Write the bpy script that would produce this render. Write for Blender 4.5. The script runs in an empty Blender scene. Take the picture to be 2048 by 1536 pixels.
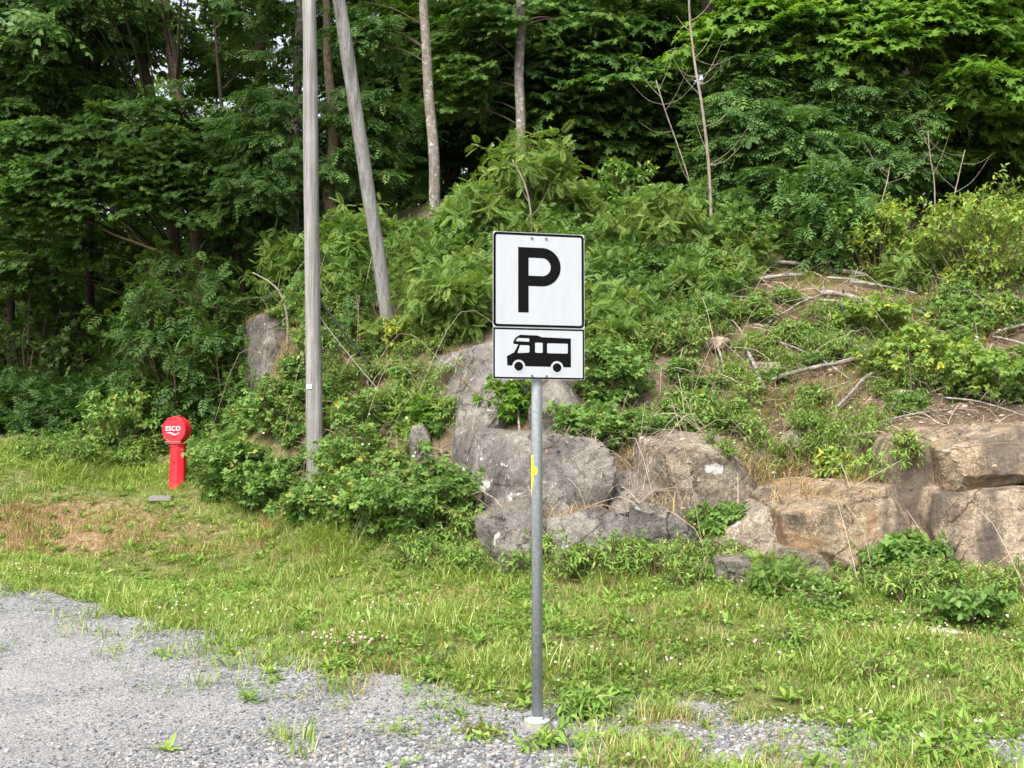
import bpy, bmesh, math, random
import numpy as np
from mathutils import Vector, noise as mnoise

RNG = np.random.default_rng(7)
random.seed(7)
R = math.radians
SC = bpy.context.scene
COL = SC.collection

# ------------------------------------------------------------------ camera
F = 2200.0                       # focal length in pixels of the 2048-wide photograph
CAMZ = 1.73
PITCH = math.atan(132 / F)
cam_d = bpy.data.cameras.new('camera')
cam = bpy.data.objects.new('camera', cam_d)
COL.objects.link(cam)
cam.location = (0, 0, CAMZ)
cam.rotation_euler = (R(90) + PITCH, 0, 0)
cam_d.sensor_width = 36
cam_d.lens = F / 2048 * 36
cam_d.clip_start = 0.1
cam_d.clip_end = 1500
SC.camera = cam
CP, SP = math.cos(PITCH), math.sin(PITCH)


def ray(u, v):
    a, b = (u - 1024) / F, (768 - v) / F
    return np.array([a, CP - b * SP, SP + b * CP])


def P(u, v, D):
    r = ray(u, v)
    return np.array([0, 0, CAMZ]) + r * (D / r[1])


def proj(p):
    p = np.asarray(p, float)
    x, y, z = p[..., 0], p[..., 1], p[..., 2] - CAMZ
    d = y * CP + z * SP
    b = -y * SP + z * CP
    d = np.where(d < 0.1, 0.1, d)
    return 1024 + F * x / d, 768 - F * b / d


# ------------------------------------------------------------------ noise
def _h(ix, iy, s):
    n = (ix * 374761393 + iy * 668265263 + s * 974634777) & 0x7FFFFFFF
    n = (n ^ (n >> 13)) * 1274126177 & 0x7FFFFFFF
    return ((n ^ (n >> 16)) & 0xFFFF) / 65535.0


def vnoise(x, y, s=0):
    x = np.asarray(x, float); y = np.asarray(y, float)
    ix = np.floor(x).astype(np.int64); iy = np.floor(y).astype(np.int64)
    fx = x - ix; fy = y - iy
    fx = fx * fx * (3 - 2 * fx); fy = fy * fy * (3 - 2 * fy)
    a = _h(ix, iy, s); b = _h(ix + 1, iy, s); c = _h(ix, iy + 1, s); d = _h(ix + 1, iy + 1, s)
    return (a * (1 - fx) + b * fx) * (1 - fy) + (c * (1 - fx) + d * fx) * fy


def fbm(x, y, s=0, o=4):
    t = 0; a = .5
    for k in range(o):
        t = t + a * vnoise(np.asarray(x) * 2 ** k, np.asarray(y) * 2 ** k, s + k * 17)
        a *= .5
    return t / (1 - .5 ** o)


# ------------------------------------------------------------------ terrain
CTRL = []
for (u, v, D) in [
    (1074, 1464, 7.0), (0, 1170, 11.5), (300, 1240, 9.9), (600, 1310, 8.6), (-500, 1120, 13),
    (330, 985, 17), (100, 940, 17.6), (-300, 930, 18), (0, 890, 19.5), (630, 970, 16), (750, 1045, 14), (880, 1090, 12.9),
    (1000, 1115, 12.3), (1380, 1100, 12.0), (1700, 1125, 11.4), (2048, 1140, 11.0), (2300, 1140, 10.8), (2048, 1240, 9.6), (1400, 1220, 9.9), (1000, 1230, 9.9),
    (1030, 985, 13.4), (1100, 875, 14.2), (1000, 720, 15.6), (1200, 930, 13.3), (1200, 660, 16.6),
    (1400, 870, 13.4), (1660, 1000, 12.4), (1560, 960, 12.9), (1900, 860, 12.9), (2048, 830, 13.0), (2300, 830, 13.2),
    (1500, 790, 14.6), (1500, 620, 17), (1500, 545, 18.6), (1900, 770, 14.6), (1900, 620, 17), (1900, 520, 19), (2200, 600, 17.5),
    (1300, 500, 19.3), (1000, 500, 19.6), (785, 668, 17.6), (700, 560, 19.5), (880, 465, 21), (1040, 400, 23), (670, 500, 22),
    (570, 640, 18.4), (600, 800, 17.0), (700, 850, 15.9), (800, 800, 15.9), (500, 880, 18.3), (480, 800, 20.2), (420, 840, 20),
    (200, 830, 22), (200, 780, 28), (450, 700, 26), (-400, 800, 26), (900, 400, 27), (1900, 420, 25), (1400, 430, 24),
]:
    p = P(u, v, D)
    CTRL.append(p)
for (x, y, z) in [(0, 6, 0), (-4, 6, 0), (4, 6, .02), (0, 2, 0), (-6, 2, 0), (6, 2, 0), (-14, 4, 0), (14, 4, .1), (-14, 9, .1), (14, 9, .6),
                  (0, -8, 0), (-16, -8, 0), (16, -8, 0), (-2.2, 8, .06), (1.5, 8, .1),
                  (-24, 40, 4.5), (-10, 40, 5.5), (0, 40, 8.5), (12, 40, 9), (26, 40, 9), (-30, 70, 5), (0, 70, 10), (30, 70, 11), (-30, 20, 1.6), (30, 20, 6), (-30, -8, 0), (30, -8, 0), (30, 10, 1.5)]:
    CTRL.append(np.array([x, y, z], float))
CTRL = np.array(CTRL)


def _tps(r2):
    return np.where(r2 > 1e-9, r2 * np.log(r2 + 1e-12), 0)


_n = len(CTRL)
_K = _tps(((CTRL[:, None, :2] - CTRL[None, :, :2]) ** 2).sum(-1)) + np.eye(_n) * 0.6
_Pm = np.hstack([np.ones((_n, 1)), CTRL[:, :2]])
_A = np.block([[_K, _Pm], [_Pm.T, np.zeros((3, 3))]])
_W = np.linalg.solve(_A, np.concatenate([CTRL[:, 2], np.zeros(3)]))


def hz(x, y):
    """height of the ground"""
    x = np.asarray(x, float); y = np.asarray(y, float)
    sh = np.broadcast(x, y).shape
    X = np.clip(np.broadcast_to(x, sh).ravel(), -30, 30); Y = np.clip(np.broadcast_to(y, sh).ravel(), -8, 70)
    out = np.empty(len(X))
    for a in range(0, len(X), 40000):
        xs, ys = X[a:a + 40000], Y[a:a + 40000]
        r2 = (xs[:, None] - CTRL[None, :, 0]) ** 2 + (ys[:, None] - CTRL[None, :, 1]) ** 2
        out[a:a + 40000] = _tps(r2) @ _W[:_n] + _W[_n] + xs * _W[_n + 1] + ys * _W[_n + 2]
    rough = np.clip((Y - 9.5) / 4, 0, 1)
    out += (fbm(X * .9, Y * .9, 3) - .5) * .34 * rough + (fbm(X * 2.2, Y * 2.2, 9, 3) - .5) * .035 * np.clip((Y - 5) / 3, .2, 1)
    return out.reshape(sh)


def gp(u, v):
    """point of the ground seen at photo pixel (u, v)"""
    r = ray(u, v)
    t = np.arange(4.0, 60, .05)
    p = np.array([0, 0, CAMZ]) + r[None] * t[:, None]
    below = p[:, 2] < hz(p[:, 0], p[:, 1])
    k = int(np.argmax(below)) if below.any() else len(t) - 1
    q = p[k].copy(); q[2] = float(hz(q[0], q[1]))
    return q


EDGE_PX = [(-300, 1150), (0, 1168), (150, 1200), (300, 1240), (450, 1270), (600, 1302), (700, 1340), (800, 1362), (900, 1385), (980, 1420), (1060, 1425),
           (1150, 1400), (1250, 1392), (1380, 1405), (1500, 1445), (1700, 1462), (1900, 1470), (2100, 1485)]
EDGE = np.array([gp(u, v)[:2] for u, v in EDGE_PX])
EDGE = EDGE[np.argsort(EDGE[:, 0])]


def edge_y(x):
    return np.interp(x, EDGE[:, 0], EDGE[:, 1])


# ------------------------------------------------------------------ mesh building
def tag(o, label=None, cat=None, group=None, kind=None):
    if label: o['label'] = label
    if cat: o['category'] = cat
    if group: o['group'] = group
    if kind: o['kind'] = kind
    return o


def empty(name, loc, rz=0.0):
    o = bpy.data.objects.new(name, None)
    COL.objects.link(o)
    o.location = tuple(loc); o.rotation_euler = (0, 0, rz)
    o.empty_display_size = .2
    return o


class MB:
    """collects triangle soups (with a per-vertex random value and a material slot) and links them as ONE mesh object"""
    def __init__(s):
        s.V, s.T, s.r, s.m, s.n = [], [], [], [], 0

    def add(s, V, T, rnd=None, mat=0):
        V = np.asarray(V, np.float32).reshape(-1, 3); T = np.asarray(T, np.int64).reshape(-1, 3)
        s.V.append(V); s.T.append(T + s.n)
        if rnd is None: rnd = .5
        s.r.append(np.broadcast_to(np.asarray(rnd, np.float32), (len(V),)).copy())
        s.m.append(np.broadcast_to(np.asarray(mat, np.int32), (len(T),)).copy())
        s.n += len(V)

    def arrays(s):
        return np.concatenate(s.V), np.concatenate(s.T), np.concatenate(s.r), np.concatenate(s.m)

    def build(s, name, mats, parent=None, origin=(0, 0, 0), smooth=False):
        V, T, r, m = s.arrays()
        V = V - np.asarray(origin, np.float32)
        me = bpy.data.meshes.new(name)
        me.vertices.add(len(V)); me.vertices.foreach_set('co', V.ravel())
        me.loops.add(len(T) * 3); me.loops.foreach_set('vertex_index', T.ravel().astype(np.int32))
        me.polygons.add(len(T))
        me.polygons.foreach_set('loop_start', np.arange(0, len(T) * 3, 3, dtype=np.int32))
        me.polygons.foreach_set('loop_total', np.full(len(T), 3, np.int32))
        if not isinstance(mats, (list, tuple)): mats = [mats]
        for mm in mats: me.materials.append(mm)
        me.polygons.foreach_set('material_index', m)
        me.polygons.foreach_set('use_smooth', np.full(len(T), bool(smooth)))
        a = me.attributes.new('rnd', 'FLOAT', 'POINT'); a.data.foreach_set('value', r)
        me.update(calc_edges=True)
        o = bpy.data.objects.new(name, me)
        COL.objects.link(o)
        if parent is not None:
            o.parent = parent
        else:
            o.location = tuple(float(c) for c in origin)
        return o


def nrm(v):
    return v / np.maximum(np.linalg.norm(v, axis=-1, keepdims=True), 1e-9)


def instantiate(tpl, pos, dirs, nors, scale, mb=None, rnd=None, mat=0):
    V, T = tpl
    X = nrm(np.asarray(dirs, float)); N = np.asarray(nors, float)
    Z = nrm(N - (N * X).sum(-1, keepdims=True) * X)
    Y = np.cross(Z, X)
    s = np.broadcast_to(np.asarray(scale, float), (len(X),))
    W = (V[None, :, 0, None] * X[:, None] + V[None, :, 1, None] * Y[:, None] + V[None, :, 2, None] * Z[:, None]) * s[:, None, None] + np.asarray(pos)[:, None]
    TT = (T[None] + (np.arange(len(X)) * len(V))[:, None, None]).reshape(-1, 3)
    if rnd is None: rnd = RNG.random(len(X))
    rr = np.repeat(rnd, len(V))
    if mb is not None:
        mb.add(W.reshape(-1, 3), TT, rr, mat)
    return W.reshape(-1, 3), TT, rr


def tube(path, rad, seg=8, cap=True):
    path = np.asarray(path, float); n = len(path)
    rad = np.broadcast_to(np.asarray(rad, float), (n,))
    tan = nrm(np.gradient(path, axis=0))
    ref = np.array([0, 0, 1.0]) if abs(tan[0][2]) < .9 else np.array([1.0, 0, 0])
    V = []
    u = nrm(np.cross(tan[0], ref))
    for i in range(n):
        u = nrm(u - (u @ tan[i]) * tan[i]); w = np.cross(tan[i], u)
        a = np.arange(seg) * 2 * math.pi / seg
        V.append(path[i] + rad[i] * (np.cos(a)[:, None] * u + np.sin(a)[:, None] * w))
    V = np.concatenate(V)
    T = []
    for i in range(n - 1):
        for j in range(seg):
            a, b = i * seg + j, i * seg + (j + 1) % seg
            T += [(a, b, b + seg), (a, b + seg, a + seg)]
    if cap:
        V = np.vstack([V, path[:1], path[-1:]])
        c0, c1 = len(V) - 2, len(V) - 1
        for j in range(seg):
            T += [(c0, (j + 1) % seg, j), (c1, (n - 1) * seg + j, (n - 1) * seg + (j + 1) % seg)]
    return V, np.array(T)


def smooth_path(pts, n=24):
    pts = np.asarray(pts, float)
    t = np.linspace(0, len(pts) - 1, n)
    out = []
    for x in t:
        i = min(int(x), len(pts) - 2); f = x - i
        p0, p1, p2, p3 = pts[max(i - 1, 0)], pts[i], pts[i + 1], pts[min(i + 2, len(pts) - 1)]
        out.append(.5 * ((2 * p1) + (-p0 + p2) * f + (2 * p0 - 5 * p1 + 4 * p2 - p3) * f * f + (-p0 + 3 * p1 - 3 * p2 + p3) * f ** 3))
    return np.array(out)


# ------------------------------------------------------------------ materials
def new_mat(name):
    m = bpy.data.materials.new(name); m.use_nodes = True
    nt = m.node_tree
    return m, nt, nt.nodes['Principled BSDF'], nt.nodes['Material Output']


def ramp(nt, stops, fac=None, interp='LINEAR'):
    n = nt.nodes.new('ShaderNodeValToRGB'); cr = n.color_ramp; cr.interpolation = interp
    while len(cr.elements) < len(stops): cr.elements.new(.5)
    for e, (p, c) in zip(cr.elements, stops):
        e.position = p; e.color = (*c, 1) if len(c) == 3 else c
    if fac is not None: nt.links.new(fac, n.inputs[0])
    return n.outputs[0]


def coords(nt, scale=(1, 1, 1), kind='Object', offset=False):
    tc = nt.nodes.new('ShaderNodeTexCoord'); mp = nt.nodes.new('ShaderNodeMapping')
    mp.inputs['Scale'].default_value = scale
    src = tc.outputs[kind]
    if offset:
        oi = nt.nodes.new('ShaderNodeObjectInfo'); mu = nt.nodes.new('ShaderNodeMath'); mu.operation = 'MULTIPLY'; mu.inputs[1].default_value = 37.0
        nt.links.new(oi.outputs['Random'], mu.inputs[0])
        ad = nt.nodes.new('ShaderNodeVectorMath'); ad.operation = 'ADD'
        nt.links.new(src, ad.inputs[0]); nt.links.new(mu.outputs[0], ad.inputs[1]); src = ad.outputs[0]
    nt.links.new(src, mp.inputs[0])
    return mp.outputs[0]


def noise_tex(nt, vec, scale, detail=6, rough=.6, dist=0):
    n = nt.nodes.new('ShaderNodeTexNoise'); n.inputs['Scale'].default_value = scale
    n.inputs['Detail'].default_value = detail; n.inputs['Roughness'].default_value = rough; n.inputs['Distortion'].default_value = dist
    nt.links.new(vec, n.inputs['Vector'])
    return n.outputs[0]


def mixc(nt, fac, a, b, mode='MIX'):
    n = nt.nodes.new('ShaderNodeMix'); n.data_type = 'RGBA'; n.blend_type = mode
    for sock, val in ((n.inputs[0], fac), (n.inputs[6], a), (n.inputs[7], b)):
        if hasattr(val, 'is_output'): nt.links.new(val, sock)
        elif isinstance(val, (int, float)): sock.default_value = val
        else: sock.default_value = (*val, 1)
    return n.outputs[2]


def bump(nt, bsdf, height, strength=.5, dist=.02, prev=None):
    b = nt.nodes.new('ShaderNodeBump'); b.inputs['Strength'].default_value = strength; b.inputs['Distance'].default_value = dist
    nt.links.new(height, b.inputs['Height'])
    if prev is not None: nt.links.new(prev, b.inputs['Normal'])
    nt.links.new(b.outputs[0], bsdf.inputs['Normal'])
    return b.outputs[0]


def setin(b, **k):
    for n, v in k.items():
        s = b.inputs[n.replace('_', ' ')]
        s.default_value = (*v, 1) if isinstance(v, tuple) and len(v) == 3 else v


def leaf_mat(name, stops, transl=.32, tcol=1.5, rough=.58, spec=.22):
    """leaf: per-leaf colour from the 'rnd' attribute, light passing through"""
    m, nt, b, out = new_mat(name)
    at = nt.nodes.new('ShaderNodeAttribute'); at.attribute_name = 'rnd'
    c = ramp(nt, stops, at.outputs['Fac'])
    nt.links.new(c, b.inputs['Base Color'])
    setin(b, Roughness=rough, Specular_IOR_Level=spec)
    tr = nt.nodes.new('ShaderNodeBsdfTranslucent')
    tc = mixc(nt, 1.0, c, (tcol * 1.12, tcol * 1.15, tcol * .45), 'MULTIPLY')
    nt.links.new(tc, tr.inputs[0])
    mx = nt.nodes.new('ShaderNodeMixShader'); mx.inputs[0].default_value = transl
    nt.links.new(b.outputs[0], mx.inputs[1]); nt.links.new(tr.outputs[0], mx.inputs[2])
    nt.links.new(mx.outputs[0], out.inputs[0])
    return m


def simple(name, col, rough=.6, metal=0, spec=.5):
    m, nt, b, out = new_mat(name)
    setin(b, Base_Color=col, Roughness=rough, Metallic=metal, Specular_IOR_Level=spec)
    return m


def wood_mat(name, stops, sx=14, sz=.5, bumps=.4, rough=.85, fine=60):
    m, nt, b, out = new_mat(name)
    v = coords(nt, (sx, sx, sz))
    n1 = noise_tex(nt, v, 1.0, 8, .65)
    v2 = coords(nt, (fine, fine, sz * 2.5))
    n2 = noise_tex(nt, v2, 1.0, 5, .6)
    v3 = coords(nt, (3, 3, 3))
    n3 = noise_tex(nt, v3, 1.0, 6, .65)
    c = ramp(nt, stops, n1)
    c = mixc(nt, .75, c, ramp(nt, [(.33, (.25, .25, .25)), (.5, (1, 1, 1))], n2), 'MULTIPLY')
    c = mixc(nt, .6, c, ramp(nt, [(.3, (.72, .7, .66)), (.7, (1.15, 1.15, 1.18))], n3), 'MULTIPLY')
    nt.links.new(c, b.inputs['Base Color']); setin(b, Roughness=rough, Specular_IOR_Level=.2)
    bump(nt, b, n2, bumps, .01)
    return m


def bark_mat(name, dark, mid, pale, lichen=.5, sz=.35):
    m, nt, b, out = new_mat(name)
    n1 = noise_tex(nt, coords(nt, (22, 22, 22 * sz)), 1, 8, .7)
    n2 = noise_tex(nt, coords(nt, (7, 7, 9)), 1, 8, .75, .4)
    n3 = noise_tex(nt, coords(nt, (40, 40, 30)), 1, 3, .6)
    c = ramp(nt, [(.35, dark), (.6, mid)], n1)
    if lichen > 0:
        lf = ramp(nt, [(.62 - .12 * lichen, (0, 0, 0)), (.7 - .1 * lichen, (1, 1, 1))], n2)
        c = mixc(nt, lf, c, pale)
        c = mixc(nt, .6, c, ramp(nt, [(.35, (.5, .48, .45)), (.6, (1.1, 1.1, 1.1))], n3), 'MULTIPLY')
    nt.links.new(c, b.inputs['Base Color']); setin(b, Roughness=.9, Specular_IOR_Level=.2)
    bump(nt, b, n1, .7, .02)
    return m


def _half(nt, s):
    m_ = nt.nodes.new('ShaderNodeMath'); m_.operation = 'MULTIPLY'; m_.inputs[1].default_value = .5
    nt.links.new(s, m_.inputs[0]); return m_.outputs[0]


def rock_mat(name, cols, lichen=(.6, .6, .57), lich=.5, speck=0.0, streak=None, rust=None, moss=0.0, cracks=1.6, spot=None):
    m, nt, b, out = new_mat(name)
    v = coords(nt, offset=True)
    n1 = noise_tex(nt, v, 2.6, 10, .68, .5)
    n2 = noise_tex(nt, v, 14, 8, .7)
    n3 = noise_tex(nt, v, 70, 4, .65)
    c = ramp(nt, [(.3, cols[0]), (.48, cols[1]), (.68, cols[2])], n1)
    c = mixc(nt, .65, c, ramp(nt, [(.28, (.3, .29, .28)), (.47, (.95, .95, .95)), (.7, (1.75, 1.7, 1.6))], n2), 'MULTIPLY')
    c = mixc(nt, .55, c, ramp(nt, [(.35, (.35, .34, .33)), (.5, (1, 1, 1)), (.66, (1.75, 1.7, 1.6))], n3), 'MULTIPLY')
    if cracks:
        nz = noise_tex(nt, v, 3.0, 4, .6)
        av = nt.nodes.new('ShaderNodeVectorMath'); av.operation = 'MULTIPLY_ADD'
        nt.links.new(v, av.inputs[0]); av.inputs[1].default_value = (1, 1, 1.3); 
        nt.links.new(mixc(nt, 1, (0, 0, 0), nz), av.inputs[2])
        vc = nt.nodes.new('ShaderNodeTexVoronoi'); vc.feature = 'DISTANCE_TO_EDGE'; vc.inputs['Scale'].default_value = cracks
        nt.links.new(av.outputs[0], vc.inputs['Vector'])
        cm_ = ramp(nt, [(.0, (.18, .16, .14)), (.012, (.55, .52, .5)), (.03, (1, 1, 1))], vc.outputs['Distance'])
        gate = ramp(nt, [(.36, (0, 0, 0)), (.5, (1, 1, 1))], noise_tex(nt, v, 1.7, 3, .5))
        c = mixc(nt, gate, c, mixc(nt, 1, c, cm_, 'MULTIPLY'))
    if speck:
        vo = nt.nodes.new('ShaderNodeTexVoronoi'); vo.inputs['Scale'].default_value = 55
        nt.links.new(v, vo.inputs['Vector'])
        sp = ramp(nt, [(.0, (0, 0, 0)), (.55, (0, 0, 0)), (.75, (1, 1, 1))], vo.outputs['Color'])
        msk = mixc(nt, 1, sp, ramp(nt, [(.38, (0, 0, 0)), (.6, (speck,) * 3)], noise_tex(nt, v, 4, 5, .6)), 'MULTIPLY')
        c = mixc(nt, msk, c, (.62, .54, .4))
    if rust:
        n4 = noise_tex(nt, v, 2.1, 7, .65, .3)
        c = mixc(nt, ramp(nt, [(.5, (0, 0, 0)), (.66, (.8, .8, .8))], n4), c, rust)
    if streak:
        n5 = noise_tex(nt, coords(nt, (3.2, 3.2, .35), offset=True), 1, 6, .6)
        c = mixc(nt, ramp(nt, [(.46, (0, 0, 0)), (.6, (.85, .85, .85))], n5), c, streak)
    if lich:
        n6 = noise_tex(nt, v, 3.7, 9, .72, .6)
        c = mixc(nt, ramp(nt, [(.66 - .08 * lich, (0, 0, 0)), (.7 - .06 * lich, (.9, .9, .9))], n6), c, lichen)
    if spot:
        # one white lichen blotch on the front of this rock
        tc_ = nt.nodes.new('ShaderNodeTexCoord'); sb = nt.nodes.new('ShaderNodeVectorMath'); sb.operation = 'MULTIPLY_ADD'
        nt.links.new(tc_.outputs['Object'], sb.inputs[0]); sb.inputs[1].default_value = (1 / spot[2], 0, 1 / spot[3]); sb.inputs[2].default_value = (-spot[0] / spot[2], 0, -spot[1] / spot[3])
        ln = nt.nodes.new('ShaderNodeVectorMath'); ln.operation = 'LENGTH'; nt.links.new(sb.outputs[0], ln.inputs[0])
        ad_ = nt.nodes.new('ShaderNodeMath'); ad_.operation = 'ADD'
        m2_ = nt.nodes.new('ShaderNodeMath'); m2_.operation = 'MULTIPLY'; m2_.inputs[1].default_value = 2.4; nt.links.new(noise_tex(nt, v, 8, 7, .75), m2_.inputs[0])
        nt.links.new(ln.outputs['Value'], ad_.inputs[0]); nt.links.new(m2_.outputs[0], ad_.inputs[1])
        c = mixc(nt, ramp(nt, [(.80, (.85, .85, .85)), (.86, (0, 0, 0))], _half(nt, ad_.outputs[0])), c, (.52, .52, .5))
    if moss:
        ge = nt.nodes.new('ShaderNodeNewGeometry'); sx = nt.nodes.new('ShaderNodeSeparateXYZ')
        nt.links.new(ge.outputs['Normal'], sx.inputs[0])
        mm = nt.nodes.new('ShaderNodeMath'); mm.operation = 'MULTIPLY'
        nt.links.new(sx.outputs[2], mm.inputs[0]); nt.links.new(n1, mm.inputs[1])
        c = mixc(nt, ramp(nt, [(.42 - .1 * moss, (0, 0, 0)), (.52, (moss * .6,) * 3)], mm.outputs[0]), c, mixc(nt, 1, (.15, .115, .07), ramp(nt, [(.3, (.3, .3, .3)), (.7, (1.5, 1.5, 1.5))], n3), 'MULTIPLY'))
    nt.links.new(c, b.inputs['Base Color']); setin(b, Roughness=.88, Specular_IOR_Level=.25)
    p = bump(nt, b, n2, .8, .03)
    bump(nt, b, n3, .5, .008, p)
    return m


# ------------------------------------------------------------------ world and light
w = bpy.data.worlds.new('World'); SC.world = w; w.use_nodes = True
wn = w.node_tree
sky = wn.nodes.new('ShaderNodeTexSky'); sky.sky_type = 'NISHITA'; sky.sun_disc = False
SUN_EL, SUN_AZ = R(48), R(205)     # azimuth clockwise from +Y: the light comes from behind the camera, a little to its left
sky.sun_elevation = SUN_EL; sky.sun_rotation = SUN_AZ
sky.air_density = 1.0; sky.dust_density = 4.0; sky.ozone_density = .6
hs = wn.nodes.new('ShaderNodeHueSaturation'); hs.inputs['Saturation'].default_value = .4   # a thin veil of cloud
wn.links.new(sky.outputs[0], hs.inputs['Color']); wn.links.new(hs.outputs[0], wn.nodes['Background'].inputs[0])
wn.nodes['Background'].inputs[1].default_value = .125
sd = bpy.data.lights.new('sun', 'SUN'); sd.energy = 2.1; sd.angle = R(24); sd.color = (1, .95, .87)
so = bpy.data.objects.new('sun', sd); COL.objects.link(so)
sdir = Vector((math.sin(SUN_AZ) * math.cos(SUN_EL), math.cos(SUN_AZ) * math.cos(SUN_EL), math.sin(SUN_EL)))
so.rotation_euler = sdir.to_track_quat('Z', 'Y').to_euler()
so.location = (-4, -10, 14)
vs = SC.view_settings; vs.view_transform = 'Standard'; vs.look = 'None'; vs.gamma = 1; vs.use_curve_mapping = False
vs.exposure = 1.5
SC.render.engine = 'CYCLES'
cy = SC.cycles
cy.max_bounces = 6; cy.diffuse_bounces = 3; cy.glossy_bounces = 2; cy.transmission_bounces = 4; cy.transparent_max_bounces = 4
cy.use_denoising = True
try:
    cy.denoiser = 'OPENIMAGEDENOISE'; cy.denoising_prefilter = 'ACCURATE'
except Exception:
    pass
cy.sample_clamp_indirect = 6

# ------------------------------------------------------------------ palette
G = dict(
    maple=leaf_mat('maple_leaf', [(0, (0.03843, 0.0884, 0.02091)), (.5, (0.06916, 0.1447, 0.0302)), (.85, (0.1128, 0.2076, 0.04181)), (1, (0.1793, 0.2812, 0.05225))], .34),
    maple_bright=leaf_mat('maple_leaf_bright', [(0, (0.063, 0.136, 0.0187)), (.6, (0.105, 0.2039, 0.0255)), (1, (0.168, 0.2606, 0.03825))], .4),
    ash=leaf_mat('ash_leaf', [(0, (0.04355, 0.09643, 0.02322)), (.6, (0.0794, 0.1581, 0.03715)), (1, (0.1281, 0.221, 0.05225))], .3, 1.4, .52, .25),
    rowan=leaf_mat('rowan_leaf', [(0, (0.08027, 0.1499, 0.03238)), (.6, (0.1446, 0.2274, 0.0506)), (1, (0.2141, 0.2895, 0.06679))], .34),
    bramble=leaf_mat('bramble_leaf', [(0, (0.06296, 0.128, 0.02782)), (.55, (0.1207, 0.2188, 0.04968)), (.9, (0.1942, 0.2882, 0.06955)), (1, (0.3568, 0.3415, 0.07949))], .3),
    yellow=leaf_mat('yellow_leaf', [(0, (0.108, 0.1943, 0.04)), (.6, (0.189, 0.2835, 0.06)), (.88, (0.306, 0.357, 0.07)), (1, (0.45, 0.42, 0.06))], .35),
    weed=leaf_mat('weed_leaf', [(0, (0.09324, 0.1783, 0.03289)), (.5, (0.1538, 0.2618, 0.05031)), (.9, (0.2331, 0.3343, 0.07256)), (1, (0.3356, 0.3789, 0.1258))], .3),
    grass=leaf_mat('grass_blade', [(0, (0.1176, 0.1943, 0.03612)), (.5, (0.1959, 0.2857, 0.05819)), (.85, (0.3036, 0.3658, 0.1003)), (1, (0.4604, 0.48, 0.2208))], .3),
    straw=leaf_mat('straw_blade', [(0, (.2, .13, .055)), (.5, (.34, .24, .11)), (1, (.46, .36, .19))], .2, 1.1),
    dark=leaf_mat('shade_painted_leaf', [(0, (0.01866, 0.04452, 0.008604)), (.6, (0.03499, 0.07552, 0.01398)), (1, (0.05832, 0.1113, 0.01936))], .3),  # leaf greens darkened to paint in the shade under the trees
    petal=leaf_mat('clover_petal', [(0, (.75, .72, .66)), (.6, (.8, .7, .66)), (1, (.74, .4, .42))], .2, .9),
    pink=leaf_mat('pink_petal', [(0, (.7, .32, .36)), (1, (.75, .5, .5))], .2, .9),
)
TWIG = simple('twig_bark', (.14, .1, .065), .9, 0, .2)
TWIG_PALE = wood_mat('twig_pale', [(.3, (.13, .11, .085)), (.7, (.3, .265, .21))], 10, 2, .2)
TWIG_DARK = simple('twig_dark', (.06, .045, .03), .9, 0, .2)
# ------------------------------------------------------------------ leaf templates: base at the origin, axis +X, upper side +Z
def t_maple():
    half = [(0, 1.0), (13, .66), (20, .62), (30, .44), (44, .82), (54, .88), (62, .6), (82, .44), (102, .66), (116, .6), (150, .34)]
    pts = [(r * math.cos(R(a)), r * math.sin(R(a))) for a, r in half]
    pts = pts + [(-.08, 0)] + [(x, -y) for x, y in reversed(pts[1:])]
    V = [(0, 0, 0)] + [(x, y, -.16 * (x * x + y * y) + .10 * abs(y)) for x, y in pts]
    n = len(pts)
    V = np.array(V) + np.array([.3, 0, 0])
    return V, np.array([(0, i + 1, (i + 1) % n + 1) for i in range(n)])


def t_maple_low():
    half = [(0, 1.0), (28, .45), (50, .9), (80, .45), (108, .65), (150, .34)]
    pts = [(r * math.cos(R(a)), r * math.sin(R(a))) for a, r in half]
    pts = pts + [(x, -y) for x, y in reversed(pts[1:])]
    V = np.array([(0, 0, 0)] + [(x, y, -.18 * (x * x + y * y)) for x, y in pts]) + np.array([.3, 0, 0])
    n = len(pts)
    return V, np.array([(0, i + 1, (i + 1) % n + 1) for i in range(n)])


def t_ovate(wd=.27, fold=.07, droop=.16, tip=1.0):
    V = np.array([(0, 0, 0), (.3, wd, fold), (.68, wd * .72, fold * .6 - droop * .5), (tip, 0, -droop), (.68, -wd * .72, fold * .6 - droop * .5), (.3, -wd, fold), (.45, 0, -droop * .15)])
    T = np.array([(0, 6, 1), (1, 6, 2), (2, 6, 3), (3, 6, 4), (4, 6, 5), (5, 6, 0)])
    return V, T


def compose(parts):
    V, T, n = [], [], 0
    for v, t in parts:
        V.append(v); T.append(t + n); n += len(v)
    return np.vstack(V), np.vstack(T)


def xf(tpl, pos, ang, s, pitch=0.0):
    V, T = tpl
    V = V * s
    c, q = math.cos(pitch), math.sin(pitch)
    V = np.column_stack([V[:, 0] * c + V[:, 2] * q, V[:, 1], -V[:, 0] * q + V[:, 2] * c])
    c, q = math.cos(ang), math.sin(ang)
    V = np.column_stack([V[:, 0] * c - V[:, 1] * q, V[:, 0] * q + V[:, 1] * c, V[:, 2]])
    return V + np.array(pos), T


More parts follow.
